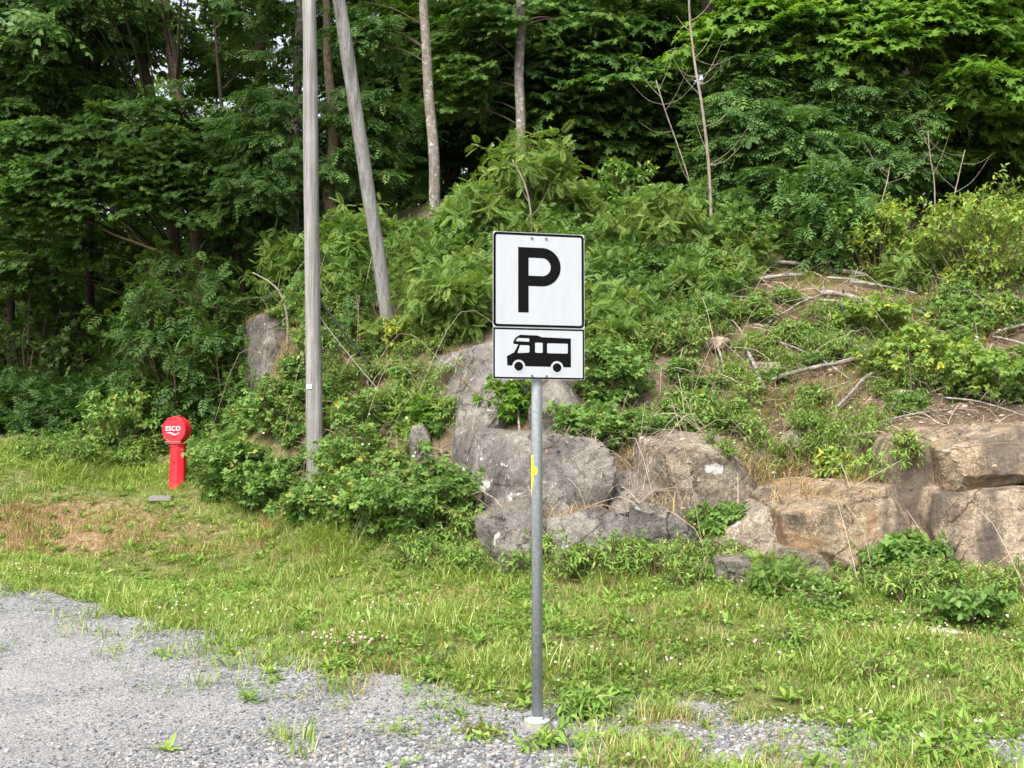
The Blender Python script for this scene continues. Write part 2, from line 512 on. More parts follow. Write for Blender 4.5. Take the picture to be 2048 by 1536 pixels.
def t_pinnate(pairs=5, ll=.3, wd=.16, droop=.3):
    dia = (np.array([(0, 0, 0), (.42, wd, .03), (1, 0, -.06), (.42, -wd, .03)]), np.array([(0, 2, 1), (0, 3, 2)]))
    parts = [(np.array([(0, .008, 0), (0, -.008, 0), (.95, .004, -droop * .9), (.95, -.004, -droop * .9)]), np.array([(0, 1, 2), (1, 3, 2)]))]
    for k in range(pairs):
        x = .22 + .7 * k / (pairs - 1)
        z = -droop * x * x
        s = ll * (.8 + .35 * math.sin(math.pi * (k + .6) / pairs))
        for sg in (-1, 1):
            parts.append(xf(dia, (x, 0, z), sg * R(58 - 5 * k / pairs), s, .18 + .25 * x * droop * 2))
    parts.append(xf(dia, (.92, 0, -droop * .85), 0, ll * 1.05, .45))
    return compose(parts)


def t_trifoliate(spread=62, s=.62, w=.33):
    o = t_ovate(w, .07, .14)
    return compose([xf(o, (.3, 0, 0), 0, s), xf(o, (.28, 0, 0), R(spread), s * .86, .1), xf(o, (.28, 0, 0), -R(spread), s * .86, .1)])


def t_blade(w=.022, bend=.35):
    pts = []
    for t in (0, .35, .7, 1):
        pts += [(t * math.sqrt(max(0, 1 - bend * bend * t * t)), w * (1 - t) ** .6 if t < 1 else 0, -bend * t * t), (t * math.sqrt(max(0, 1 - bend * bend * t * t)), -w * (1 - t) ** .6 if t < 1 else 0, -bend * t * t)]
    V = np.array(pts[:-1])
    return V, np.array([(0, 1, 2), (1, 3, 2), (2, 3, 4), (3, 5, 4), (4, 5, 6)])


LEAF = dict(maple=t_maple(), maple_low=t_maple_low(), pin=t_pinnate(4, .37, .24), pin_low=t_pinnate(3, .42, .27), ovate=t_ovate(), round=t_ovate(.36, .05, .12), tri=t_trifoliate(),
            rowan=t_pinnate(6, .32, .19, .25), lance=t_ovate(.13, .04, .25), blade=t_blade(.025), blade2=t_blade(.015, .7))
LEAF_SIZE = dict(maple=.088, maple_low=.1, pin=.225, pin_low=.29, ovate=.09, round=.08, tri=.11, rowan=.2, lance=.1)


# ------------------------------------------------------------------ sprays: leafy branchlets along +X
def mk_spray(leaf, L=.8, seed=0, sides=4, size=1.0):
    rng = np.random.default_rng(seed)
    mb = MB()
    s0 = LEAF_SIZE[leaf] * size
    step = dict(maple=.085, maple_low=.12, pin=.085, pin_low=.1, ovate=.045, round=.045, tri=.07, rowan=.075, lance=.035)[leaf]
    twigs = [np.array([(t * L, .04 * math.sin(3 * t + seed), .05 * math.sin(2.2 * t) - .16 * L * t * t) for t in np.linspace(0, 1, 7)])]
    for k in range(sides):
        t0 = .18 + .62 * k / max(1, sides - 1); sg = 1 if k % 2 else -1
        b = twigs[0][int(t0 * 6)]
        l2 = L * (.62 - .38 * t0) * rng.uniform(.8, 1.15); a = sg * R(rng.uniform(36, 62))
        twigs.append(np.array([b + (math.cos(a) * l2 * t, math.sin(a) * l2 * t, rng.uniform(-.1, .12) * l2 * t - .12 * l2 * t * t) for t in np.linspace(0, 1, 5)]))
    pos, dirs, nors = [], [], []
    for i, tw in enumerate(twigs):
        Vt, Tt = tube(tw, np.linspace(.007 if i == 0 else .0045, .0022, len(tw)), 3, False)
        mb.add(Vt, Tt, .5, 1)
        ln = np.linalg.norm(tw[-1] - tw[0]); n = max(2, int(ln / step))
        ax = nrm(tw[-1] - tw[0])
        for j in range(n + 1):
            t = (.12 if i else .2) + (.88 if i else .8) * j / n
            q = tw[0] + (tw[-1] - tw[0]) * t
            q = q + np.array([0, 0, np.interp(t, np.linspace(0, 1, len(tw)), tw[:, 2]) - q[2]])
            for sg in ((-1, 1) if j < n else (0,)):
                side = np.array([-ax[1], ax[0], 0]) * sg
                d = nrm(ax * rng.uniform(.35, .9) + side * rng.uniform(.6, 1) + np.array([0, 0, rng.uniform(-.7, .15)]))
                pos.append(q + d * .02); dirs.append(d)
                nors.append(np.array([rng.normal(.4, .4), rng.normal(0, .4), .85]))
    pos = np.array(pos); n = len(pos)
    instantiate(LEAF[leaf], pos, np.array(dirs), np.array(nors), s0 * rng.uniform(.7, 1.2, n), mb, np.clip(rng.normal(.48, .2, n), 0, 1), 0)
    return mb.arrays()


SPRAY = {
    'maple': [mk_spray('maple', .85, k, 5) for k in range(5)],
    'maple_big': [mk_spray('maple', .95, k + 60, 4, 1.4) for k in range(5)],
    'maple_low': [mk_spray('maple_low', 1.0, k + 10, 5) for k in range(4)],
    'ash': [mk_spray('pin', .62, k + 20, 3) for k in range(5)],
    'ash_low': [mk_spray('pin_low', .8, k + 30, 3) for k in range(4)],
    'rowan': [mk_spray('rowan', .5, k + 40, 3) for k in range(4)],
    'hazel': [mk_spray('round', .6, k + 50, 4) for k in range(4)],
}


def rot_place(arr, p, yaw, pitch, roll, s, mb, dr=0.0):
    V, T, r, m = arr
    V = V * s
    cr, sr = math.cos(roll), math.sin(roll)
    V = np.column_stack([V[:, 0], V[:, 1] * cr - V[:, 2] * sr, V[:, 1] * sr + V[:, 2] * cr])
    cpp, spp = math.cos(pitch), math.sin(pitch)
    V = np.column_stack([V[:, 0] * cpp - V[:, 2] * spp, V[:, 1], V[:, 0] * spp + V[:, 2] * cpp])
    cy_, sy_ = math.cos(yaw), math.sin(yaw)
    V = np.column_stack([V[:, 0] * cy_ - V[:, 1] * sy_, V[:, 0] * sy_ + V[:, 1] * cy_, V[:, 2]])
    mb.add(V + np.asarray(p), T, np.clip(r + dr, 0, 1), m)


def fill_blob(mb, kind, c, rx, ry, rz, n, axis, tier=0.0, rng=RNG, scale=1.0, tint=0.0, dens=1.0):
    """n leafy sprays through an ellipsoid, pointing away from the trunk axis"""
    for _ in range(int(n * dens)):
        d = rng.normal(size=3); d /= np.linalg.norm(d)
        rr = rng.random() ** .45
        q = np.array([c[0] + d[0] * rx * rr, c[1] + d[1] * ry * rr, c[2] + d[2] * rz * rr])
        if tier:
            q[2] = c[2] + round((q[2] - c[2]) / tier) * tier + rng.normal(0, tier * .28)
        aw = nrm(np.array([q[0] - axis[0], q[1] - axis[1]])) + np.array([0, -.7])   # shoots reach out of the wood towards the open side
        yaw = math.atan2(aw[1], aw[0]) + rng.normal(0, .7)
        rot_place(SPRAY[kind][rng.integers(len(SPRAY[kind]))], q, yaw, rng.normal(-.08, .2), rng.normal(0, .22), scale * rng.uniform(.75, 1.2), mb, tint + rng.normal(0, .1))


BARK = dict(
    lichen=bark_mat('lichen_bark', (.095, .082, .07), (.215, .19, .165), (.48, .47, .44), .65),
    brown=bark_mat('brown_bark', (.07, .05, .036), (.19, .145, .105), (.36, .35, .3), .25),
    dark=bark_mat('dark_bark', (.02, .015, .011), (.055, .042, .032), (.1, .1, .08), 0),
    grey=bark_mat('grey_bark', (.1, .085, .07), (.22, .19, .16), (.45, .45, .4), .4),
)


def wobble(path, amp, seed):
    path = np.array(path)
    z = path[:, 2]
    path[:, 0] += amp * (np.array([mnoise.noise(Vector((seed * 3.7, 0, q * .7))) for q in z]))
    path[:, 1] += amp * (np.array([mnoise.noise(Vector((0, seed * 5.1, q * .7))) for q in z]))
    return path


def tree(name, label, px, D, w_top, w_bot, bark, kind, blobs, top=(12, 3.2, 3.0, 26), mat=None, seed=0, group=None, cat='tree', tier=0, limbs=True):
    """px: trunk centre line in the photograph from top to bottom; blobs: (u, v, distance, half width px, half height px, sprays) of foliage;
    top: (height of the upper crown above the base, radius, half height, sprays)"""
    rng = np.random.default_rng(1000 + seed)
    pts = [P(u, v, D) for u, v in px][::-1]
    base = pts[0].copy(); base[2] = float(hz(base[0], base[1])) - .1
    if pts[0][2] - base[2] > .25: pts = [base] + pts
    else: pts[0][2] = min(pts[0][2], base[2])
    base = pts[0]
    hgt = top[0] if top else 0
    last = pts[-1]; dirn = nrm(pts[-1] - pts[-2]) * .6 + np.array([0, 0, .4])
    z_end = base[2] + hgt
    if z_end > last[2] + .5:
        q = last + nrm(dirn) * (z_end - last[2]) / max(.5, nrm(dirn)[2])
        pts += [last + (q - last) * .5, q]
    path = wobble(smooth_path(pts, 44), .05, seed + 1)
    r_b, r_t = w_bot / 2 * D / F, w_top / 2 * D / F
    zz = path[:, 2]
    z_top_vis = P(px[0][0], px[0][1], D)[2]
    t = np.clip((zz - zz[0]) / max(.5, z_top_vis - zz[0]), 0, None)
    rad = np.where(t <= 1, r_b + (r_t - r_b) * t, np.maximum(r_t * (1 - (t - 1) * .35), .025))
    rad[:2] *= 1.18
    root = empty(name, base)
    tag(root, label, cat, group)
    V, T = tube(path, rad, 14)
    tm = MB(); tm.add(V, T)
    cm = MB()

    def limb(c, r0):
        zi = np.clip(c[2] - .35 * math.hypot(c[0] - base[0], c[1] - base[1]), zz[0] + 1.0, zz[-1] - .1)
        k = int(np.argmin(abs(zz - zi))); a = path[k]
        mid = a + (c - a) * .5 + np.array([0, 0, .12 * np.linalg.norm(c - a)]) + rng.normal(0, .06, 3)
        Vl, Tl = tube(smooth_path([a, mid, c], 9), np.linspace(min(r0, rad[k] * .55), .008, 9), 5)
        cm.add(Vl, Tl, .5, 1)
    for (u, v, d, ru, rv, n) in blobs:
        c = P(u, v, d); k = d / F
        rx, rz_ = ru * k, rv * k; ry = max(.5, .75 * rx)
        fill_blob(cm, kind, c, rx, ry, rz_, n, base, tier if 'maple' in kind else 0, rng, dens=2.5)
        if limbs:
            limb(c, .035)
            for _ in range(2):
                limb(c + rng.normal(0, .5, 3) * np.array([rx, ry, rz_]), .02)
    if top:
        h, r, hz_, n = top
        c = path[-1] + np.array([0, 0, -hz_ * .45])
        lowk = {'maple': 'maple_low', 'maple_big': 'maple_low', 'ash': 'ash_low', 'rowan': 'ash_low', 'hazel': 'maple_low'}.get(kind, kind)
        fill_blob(cm, lowk, c, r, r, hz_, n, base, 0, rng, 1.9)
        for _ in range(7):
            d = rng.normal(0, .55, 3) * np.array([r, r, hz_]); limb(c + d, .05)
    tm.build('trunk', BARK[bark], root, base, True)
    cm.build('crown', [mat or G[{'maple_low': 'maple', 'maple_big': 'maple', 'ash_low': 'ash', 'hazel': 'maple'}.get(kind, kind)], TWIG_DARK], root, base)
    return root


# ------------------------------------------------------------------ shrubs and other plants
def shrub_arrays(leaf, H, W, stems=9, shoots=4, per=9, rng=RNG, size=1.0, tuft=.5, lean=0.0, tint=0.0, base_leaf=.15):
    mb = MB()
    for k in range(stems):
        a = rng.uniform(0, 2 * math.pi); rr = W / 2 * math.sqrt(rng.random())
        tip = np.array([math.cos(a) * rr + lean * H * .3, math.sin(a) * rr, H * (1 - .55 * (rr / (W / 2)) ** 2) * rng.uniform(.72, 1.02)])
        b = np.array([math.cos(a) * rr * .2, math.sin(a) * rr * .2, -.05])
        mid = b + (tip - b) * .55 + np.array([0, 0, .12 * H]) + rng.normal(0, .03 * H, 3)
        path = smooth_path([b, mid, tip], 8)
        V, T = tube(path, np.linspace(.006 + .005 * H, .003, 8), 4, False); mb.add(V, T, .5, 1)
        for j in range(shoots + 1):
            if j == shoots:
                o, end = path[5], path[7] + (path[7] - path[6]) * .3
            else:
                t = rng.uniform(base_leaf, .95); o = path[min(7, int(t * 7))]
                b2 = rng.uniform(0, 2 * math.pi); ln = (.16 + .16 * H) * rng.uniform(.6, 1.2)
                end = o + np.array([math.cos(b2) * ln, math.sin(b2) * ln, ln * rng.uniform(-.15, .7)])
                V, T = tube([o, (o + end) / 2 + np.array([0, 0, .03]), end], [.0045, .0035, .002], 3, False); mb.add(V, T, .5, 1)
            ax = nrm(end - o)
            tt = np.linspace(.15, 1, per) ** (1 - tuft * .5)
            pos = o + (end - o) * tt[:, None]
            ang = np.arange(per) * 2.4 + rng.uniform(0, 6)
            u = nrm(np.cross(ax, np.array([.3, .2, 1.0]))); wv = np.cross(ax, u)
            rad = np.cos(ang)[:, None] * u + np.sin(ang)[:, None] * wv
            d = nrm(rad + ax * (.25 + .5 * tt[:, None]) + rng.normal(0, .18, (per, 3)) + np.array([0, 0, -.2]))
            nz = np.array([0, 0, 1.0]) + .35 * ax + rng.normal(0, .35, (per, 3))
            instantiate(LEAF[leaf], pos, d, nz, LEAF_SIZE[leaf] * size * rng.uniform(.65, 1.2, per), mb, np.clip(rng.normal(.46 + tint, .2, per) + .12 * (tt - .5) + rng.normal(0, .06), 0, 1), 0)
    return mb.arrays()


def shrub(name, label, uv, H, W, leaf, mat, stems=10, shoots=4, per=9, seed=0, size=1.0, cat='shrub', group=None, tint=0.0, lean=0.0, D=None, base_leaf=.1, extra=None):
    rng = np.random.default_rng(5000 + seed)
    p = gp(*uv)
    if D is not None:
        p = P(uv[0], uv[1], D); p[2] = float(hz(p[0], p[1]))
    root = empty(name, p); tag(root, label, cat, group)
    V, T, r, m = shrub_arrays(leaf, H, W, int(stems * 1.6), shoots + 1, per + 1, rng, size * 1.08, .5, lean, tint, base_leaf)
    fm = MB(); f = m[:] == 0
    fm.add(V, T[f], r, 0); fm.build('foliage', G[mat], root)
    sm = MB(); sm.add(V, T[~f], r, 0); sm.build('stem', TWIG, root)
    if extra: extra(root, p, rng)
    return root


# ------------------------------------------------------------------ rocks
def _ico(sub):
    bm = bmesh.new(); bmesh.ops.create_icosphere(bm, subdivisions=sub, radius=1)
    V = np.array([v.co[:] for v in bm.verts]); T = np.array([[v.index for v in f.verts] for f in bm.faces]); bm.free()
    return V, T


ICO5, ICO3, ICO2, ICO1 = _ico(6), _ico(3), _ico(2), _ico(1)


def rock_shape(w, d, h, seed, ico=ICO5, sharp=16, chamfers=12, rough=.05, tilt=None, jit=.14, facets=0):
    rng = np.random.default_rng(seed)
    off_v = Vector((seed * 2.37, seed * .31, 5))
    V, T = ico
    N = [(1, 0, 0), (-1, 0, 0), (0, 1, 0), (0, -1, 0), (0, 0, 1), (0, 0, -1)]
    N = nrm(np.array(N, float) + rng.normal(0, jit, (6, 3))); H = np.ones(6)
    ch = nrm(rng.normal(size=(chamfers, 3))); N = np.vstack([N, ch]); H = np.concatenate([H, rng.uniform(1.0, 1.4, chamfers)])
    if tilt:
        for nv, hh in tilt:
            N = np.vstack([N, nrm(np.array([nv], float))]); H = np.append(H, hh)
    q = np.clip(V @ N.T, 0, None) / H
    r = (q ** sharp).sum(1) ** (-1 / sharp)
    X = V * r[:, None] * np.array([w, d, h]) / 2
    if rough:
        sc = 1.6
        L = (w * d * h) ** (1 / 3)
        off = Vector((seed * 1.37, seed * .71, 0))
        ds = np.array([mnoise.fractal(Vector(x / L * sc * 1.5) + off, .75, 2.1, 7) + .35 * mnoise.ridged_multi_fractal(Vector(x / L * sc) + off, 1, 2, 4, .9, 2) for x in X])
        X = X * (1 + (ds - ds.mean())[:, None] * rough)
    if facets:
        # fracture planes cut into the block
        S = np.array([w, d, h]) / 2
        for _ in range(facets):
            nv = nrm(rng.normal(size=3)); nv = nv if rng.random() < .3 else nrm(np.eye(3)[rng.integers(3)] * rng.choice([-1, 1]) + rng.normal(0, .2, 3))
            pr = X @ nv; off = pr.max() * rng.uniform(.86, .985)
            over = pr > off
            X[over] = X[over] * (off / pr[over])[:, None]
        X = X * (1 + np.array([mnoise.fractal(Vector(x * 9.0) + off_v, .6, 2.2, 4) for x in X])[:, None] * .012)
        return X, T
    if rough:
        # chipped, blocky relief
        cv = np.array([mnoise.cell(Vector((x[0] * 5 + 1.7 * mnoise.noise(Vector(x * 2.3)), x[1] * 5, x[2] * 6)) + off) for x in X])
        X = X * (1 + (cv[:, None] - .5) * rough * .35)
    return X, T


def rock(name, label, box, D, depth, mat, seed, yaw=0.0, sharp=16, rough=.05, group=None, tilt=None, chamfers=13, jit=.14, cat='rock', roll=0.0, facets=15):
    """box: (u0, v0, u1, v1) as seen in the photograph; D: distance of its front; depth: metres into the slope"""
    u0, v0, u1, v1 = box
    Dm = D + depth * .4
    a, b = P(u0, v1, Dm), P(u1, v0, Dm)
    w, h = b[0] - a[0], b[2] - a[2]
    X, T = rock_shape(w * 1.04, depth, h * 1.04, seed, sharp=sharp * 3.0, rough=rough * .55, tilt=tilt, chamfers=chamfers, jit=jit, facets=facets)
    if roll:
        c, s = math.cos(roll), math.sin(roll); X = np.column_stack([X[:, 0] * c - X[:, 2] * s, X[:, 1], X[:, 0] * s + X[:, 2] * c])
    c, s = math.cos(yaw), math.sin(yaw)
    X = np.column_stack([X[:, 0] * c - X[:, 1] * s, X[:, 0] * s + X[:, 1] * c, X[:, 2]])
    ctr = np.array([(a[0] + b[0]) / 2, D + depth / 2, (a[2] + b[2]) / 2])
    mb = MB(); mb.add(X, T)
    o = mb.build(name, mat, None, (0, 0, 0), sharp < 12)
    o.location = ctr
    for pl in o.data.polygons: pl.use_smooth = True
    o.data.set_sharp_from_angle(angle=R(24))
    tag(o, label, cat, group)
    return o
# ------------------------------------------------------------------ ground
def grid_axis(lo, hi, fine_lo, fine_hi, fine, coarse_n):
    a = np.arange(fine_lo, fine_hi + 1e-6, fine)
    l = fine_lo - (fine_lo - lo) * (np.linspace(1, 0, coarse_n, endpoint=False) ** 2)
    r = fine_hi + (hi - fine_hi) * (np.linspace(0, 1, coarse_n + 1)[1:] ** 2)
    return np.concatenate([l, a, r])


def sheet(name, xs, ys, zf, mat, keep=None, attrs=None):
    X, Y = np.meshgrid(xs, ys)
    Z = zf(X, Y)
    V = np.column_stack([X.ravel(), Y.ravel(), Z.ravel()])
    nx = len(xs)
    i, j = np.meshgrid(np.arange(nx - 1), np.arange(len(ys) - 1))
    a = (j * nx + i).ravel()
    T = np.concatenate([np.column_stack([a, a + 1, a + nx + 1]), np.column_stack([a, a + nx + 1, a + nx])])
    if keep is not None:
        ok = keep(X, Y).ravel()
        T = T[ok[T].all(1)]
        used = np.zeros(len(V), bool); used[T.ravel()] = True
        idx = np.cumsum(used) - 1
        V = V[used]; T = idx[T]
    mb = MB(); mb.add(V, T, attrs(V[:, 0], V[:, 1]) if attrs else .5)
    return mb.build(name, mat, None, (0, 0, 0), True)


m, nt, b, out = new_mat('soil_and_litter')
at = nt.nodes.new('ShaderNodeAttribute'); at.attribute_name = 'rnd'
v = coords(nt)
n1 = noise_tex(nt, v, 1.3, 8, .65); n2 = noise_tex(nt, v, 11, 8, .7); n3 = noise_tex(nt, v, 60, 4, .7)
verge = ramp(nt, [(.3, (.06, .08, .022)), (.5, (.115, .13, .042)), (.7, (.19, .175, .075))], n2)
dirt = ramp(nt, [(.28, (.055, .042, .03)), (.5, (.125, .094, .064)), (.7, (.22, .175, .125))], n1)
at2 = nt.nodes.new('ShaderNodeAttribute'); at2.attribute_name = 'straw'
at3 = nt.nodes.new('ShaderNodeAttribute'); at3.attribute_name = 'rock'
c = mixc(nt, at2.outputs['Fac'], verge, ramp(nt, [(.3, (.16, .1, .06)), (.7, (.34, .24, .15))], n2))
c = mixc(nt, at.outputs['Fac'], c, dirt)
c = mixc(nt, at3.outputs['Fac'], c, ramp(nt, [(.3, (.06, .056, .053)), (.5, (.13, .12, .112)), (.7, (.22, .205, .19))], n1))
c = mixc(nt, .7, c, ramp(nt, [(.32, (.42, .38, .35)), (.5, (1, 1, 1)), (.7, (1.5, 1.42, 1.3))], n2), 'MULTIPLY')
c = mixc(nt, .5, c, ramp(nt, [(.35, (.5, .5, .5)), (.65, (1.5, 1.45, 1.4))], n3), 'MULTIPLY')
nt.links.new(c, b.inputs['Base Color']); setin(b, Roughness=.95, Specular_IOR_Level=.15)
pv = bump(nt, b, n2, .9, .05); bump(nt, b, n3, .7, .012, pv)
SOIL = m


def dirt_amount(x, y):
    u, v_ = proj(np.column_stack([x, y, hz(x, y)]))
    t = np.clip((u - 440 - np.clip((v_ - 860) * 1.9, 0, 480)) / 120, 0, 1) * np.clip((1180 - v_) / 60, 0, 1) * np.clip((v_ - 480) / 80, 0, 1)
    forest = np.clip((np.asarray(y) - 19.5) / 2, 0, 1)
    return np.maximum(np.clip(t * (.6 + fbm(np.asarray(x) * .8, np.asarray(y) * .8, 5)), 0, 1), forest * .8)


gx = grid_axis(-420, 420, -9, 8.5, .07, 40)
gy = grid_axis(-420, 900, 5.6, 22, .07, 44)
ground = sheet('ground', gx, gy, hz, SOIL, None, dirt_amount)
co = np.empty(len(ground.data.vertices) * 3, np.float32); ground.data.vertices.foreach_get('co', co); co = co.reshape(-1, 3)
_u, _v = proj(co)
_el = lambda cu, cv, ru, rv: np.clip(2.0 - 2.0 * np.sqrt(((_u - cu) / ru) ** 2 + ((_v - cv) / rv) ** 2), 0, 1) * (co[:, 1] > 6)
for nm, val in (('straw', np.clip(_el(60, 1060, 440, 75) * 1.7 * (fbm(co[:, 0] * 1.2, co[:, 1] * 1.2, 70) + .3), 0, 1)),
                ('rock', np.clip(np.maximum(_el(1180, 1030, 260, 130), _el(930, 800, 90, 160)) * (fbm(co[:, 0] * 2.1, co[:, 1] * 2.1, 71) * 3 - .7), 0, 1))):
    a_ = ground.data.attributes.new(nm, 'FLOAT', 'POINT'); a_.data.foreach_set('value', val.astype(np.float32))
tag(ground, kind='structure')

# gravel lot
m, nt, b, out = new_mat('crushed_gravel')
v = coords(nt)
vo = nt.nodes.new('ShaderNodeTexVoronoi'); vo.inputs['Scale'].default_value = 48; nt.links.new(v, vo.inputs['Vector'])
vo2 = nt.nodes.new('ShaderNodeTexVoronoi'); vo2.inputs['Scale'].default_value = 110; nt.links.new(v, vo2.inputs['Vector'])
bw = nt.nodes.new('ShaderNodeRGBToBW'); nt.links.new(vo.outputs['Color'], bw.inputs[0])
bw2 = nt.nodes.new('ShaderNodeRGBToBW'); nt.links.new(vo2.outputs['Color'], bw2.inputs[0])
c = ramp(nt, [(.2, (.07, .072, .078)), (.5, (.158, .16, .165)), (.8, (.29, .29, .292))], bw.outputs[0])
c2 = ramp(nt, [(.2, (.155, .155, .156)), (.5, (.235, .234, .233)), (.8, (.325, .322, .318))], bw2.outputs[0])
nb = noise_tex(nt, v, .9, 5, .6)
c = mixc(nt, ramp(nt, [(.4, (.15, .15, .15)), (.62, (.9, .9, .9))], nb), c, c2)
c = mixc(nt, .5, c, ramp(nt, [(.3, (.75, .75, .77)), (.7, (1.2, 1.19, 1.17))], noise_tex(nt, v, 2.4, 6, .7)), 'MULTIPLY')
nt.links.new(c, b.inputs['Base Color']); setin(b, Roughness=.9, Specular_IOR_Level=.25)
pv = bump(nt, b, vo.outputs['Distance'], .8, .012); bump(nt, b, vo2.outputs['Distance'], .5, .006, pv)
GRAVEL = m


def on_gravel(x, y):
    """positive on the gravel, metres from its ragged edge"""
    return edge_y(x) - np.asarray(y) + (fbm(np.asarray(x) * 2.2, np.asarray(y) * 2.2, 31, 4) - .5) * .55


gr = sheet('gravel_lot', grid_axis(-40, 40, -8, 6, .05, 14), grid_axis(-60, 14, 5.2, 13.5, .05, 12)[:-12], lambda x, y: hz(x, y) + .012, GRAVEL, lambda X, Y: on_gravel(X, Y) > 0)
tag(gr, kind='structure')

# loose stones lying on the gravel
st = MB()
stone_tpl = []
for k in range(6):
    X, T = rock_shape(1, .8, .55, 60 + k, ICO1 if k < 4 else ICO2, 9, 8, 0)
    stone_tpl.append((X, T))
n = 120000
x = RNG.uniform(-6.4, 4.2, n); y = 5.3 + 6.5 * RNG.random(n) ** 1.5
g = on_gravel(x, y)
keep = (g > -.25 * RNG.random(n)) & (RNG.random(n) < np.clip(.05 + .3 * np.clip((x + 3.2) / 2.6, 0, 1) + 2.0 * np.clip((x + 5.5) / 4, .35, 1) * (fbm(x * .8, y * .8, 77) - .35) + .5 * np.exp(-np.abs(g) * 1.5) + .35 * (x > -1.6), .08, 1))
x, y = x[keep], y[keep]; n = len(x)
sz = (.0065 + .0135 * RNG.random(n) ** 2) * (1 + .9 * np.clip((x + 2.6) / 2, 0, 1) * np.clip((7.6 - y) / 1.2, 0, 1)) + .018 * (RNG.random(n) > .985)
which = RNG.integers(0, 6, n)
for k in range(6):
    s = which == k; nn = s.sum()
    a = RNG.uniform(0, 6.28, nn)
    instantiate(stone_tpl[k], np.column_stack([x[s], y[s], hz(x[s], y[s]) + .013 + sz[s] * .15]), np.column_stack([np.cos(a), np.sin(a), RNG.normal(0, .2, nn)]),
                np.column_stack([RNG.normal(0, .25, (nn, 2)), np.ones(nn)]), sz[s], st)
m, nt, b, out = new_mat('loose_stone')
at = nt.nodes.new('ShaderNodeAttribute'); at.attribute_name = 'rnd'
c = ramp(nt, [(0, (.055, .058, .066)), (.3, (.125, .13, .14)), (.6, (.2, .203, .21)), (.88, (.31, .31, .3)), (.96, (.26, .215, .185))], at.outputs['Fac'])
nt.links.new(c, b.inputs['Base Color']); setin(b, Roughness=.85)
tag(st.build('loose_gravel', m), kind='stuff')

# ------------------------------------------------------------------ grass, clover and weeds of the verge
verge_far = np.array([gp(u, v)[:2] for u, v in [(-300, 930), (0, 893), (250, 900), (420, 960), (560, 1010), (700, 1060), (850, 1110), (1000, 1135), (1200, 1130), (1400, 1150), (1600, 1160), (1800, 1180), (2048, 1180), (2200, 1180)]])
verge_far = verge_far[np.argsort(verge_far[:, 0])]


def verge_pts(n, lo=-.35, weedy=0.0):
    x = RNG.uniform(-9.5, 6.2, n); y = 5.5 + 14 * RNG.random(n) ** 1.35
    g = on_gravel(x, y)
    far = np.interp(x, verge_far[:, 0], verge_far[:, 1])
    pr = np.where(g < 0, 1.0, 0.0)
    edge = np.exp(-np.clip(g, 0, 9) * 1.9) * .8 * (fbm(x * 3.4, y * 3.4, 8) > .5)
    right = np.clip((x - .2) / .5, 0, 1) * np.clip((fbm(x * 1.6, y * 1.6, 41) - .37) * 7, 0, 1) * .95
    spots = (fbm(x * 4.5, y * 4.5, 15) > .72) * .25 * np.clip((x + 2.2) / 2, 0, 1)
    pr = np.where(g >= 0, np.maximum(np.maximum(edge, right), spots), pr)
    pr = pr * np.clip((far + .6 - y) / .6, 0, 1) * (np.hypot(x - .16, (y - 6.85) * .8) > .26)
    k = RNG.random(n) < pr
    return x[k], y[k]


def px_mask(x, y, cu, cv, ru, rv):
    u, v_ = proj(np.column_stack([x, y, hz(x, y)]))
    return np.clip(1.6 - 1.6 * np.sqrt(((u - cu) / ru) ** 2 + ((v_ - cv) / rv) ** 2), 0, 1)


def blades(mb, x, y, per, h0, h1, leaf='blade', tint=0.0, spread=.06, mat=0, sd=.2, zf=None):
    n = len(x) * per
    px_ = np.repeat(x, per) + RNG.normal(0, spread, n); py_ = np.repeat(y, per) + RNG.normal(0, spread, n)
    a = RNG.uniform(0, 6.28, n); el = RNG.uniform(.75, 1.5, n)
    d = np.column_stack([np.cos(a) * np.cos(el), np.sin(a) * np.cos(el), np.sin(el)])
    nn = np.column_stack([-np.cos(a) * np.sin(el), -np.sin(a) * np.sin(el), np.cos(el)])
    hh = np.repeat(RNG.uniform(h0, h1, len(x)) * (.35 + 1.3 * np.clip((fbm(x * 1.7, y * 1.7, 19) - .25) * 2, 0, 1)), per) * RNG.uniform(.55, 1.1, n)
    r = np.clip(np.repeat(RNG.normal(.42 + tint, .14, len(x)), per) + RNG.normal(0, sd, n), 0, 1)
    instantiate(LEAF[leaf], np.column_stack([px_, py_, (hz if zf is None else zf)(px_, py_) - .005]), d, nn, hh, mb, r, mat)


grass = MB()
x, y = verge_pts(46000)
dry = np.clip(px_mask(x, y, 60, 1065, 400, 60) * 1.5 + px_mask(x, y, 850, 1200, 160, 30) + px_mask(x, y, 520, 1090, 200, 40) * .7 + np.clip((fbm(x * .9, y * .9, 55) - .55) * 5, 0, .5), 0, 1)
tall = np.clip(px_mask(x, y, 850, 1140, 230, 50) + px_mask(x, y, 680, 1080, 160, 45) + px_mask(x, y, 250, 930, 330, 50) + px_mask(x, y, 980, 1150, 120, 35), 0, 1)
isdry = RNG.random(len(x)) < dry * .8
s = ~isdry & (RNG.random(len(x)) < .62)
blades(grass, x[s], y[s], 18, .06, .17, tint=.08, sd=.28)
s2 = RNG.random(len(x)) < tall * .8
blades(grass, x[s2], y[s2], 14, .15, .38, 'blade2', tint=.12)
tag(grass.build('grass', G['grass']), 'short green grass covering the verge between gravel and rocks', 'grass', kind='stuff')
straw = MB()
blades(straw, x[isdry], y[isdry], 16, .05, .14, spread=.08)
s3 = RNG.random(len(x)) < .25
blades(straw, x[s3], y[s3], 5, .07, .2, 'blade2')
tag(straw.build('dry_grass', G['straw']), 'straw coloured dry grass in patches on the verge', 'dry grass', kind='stuff')

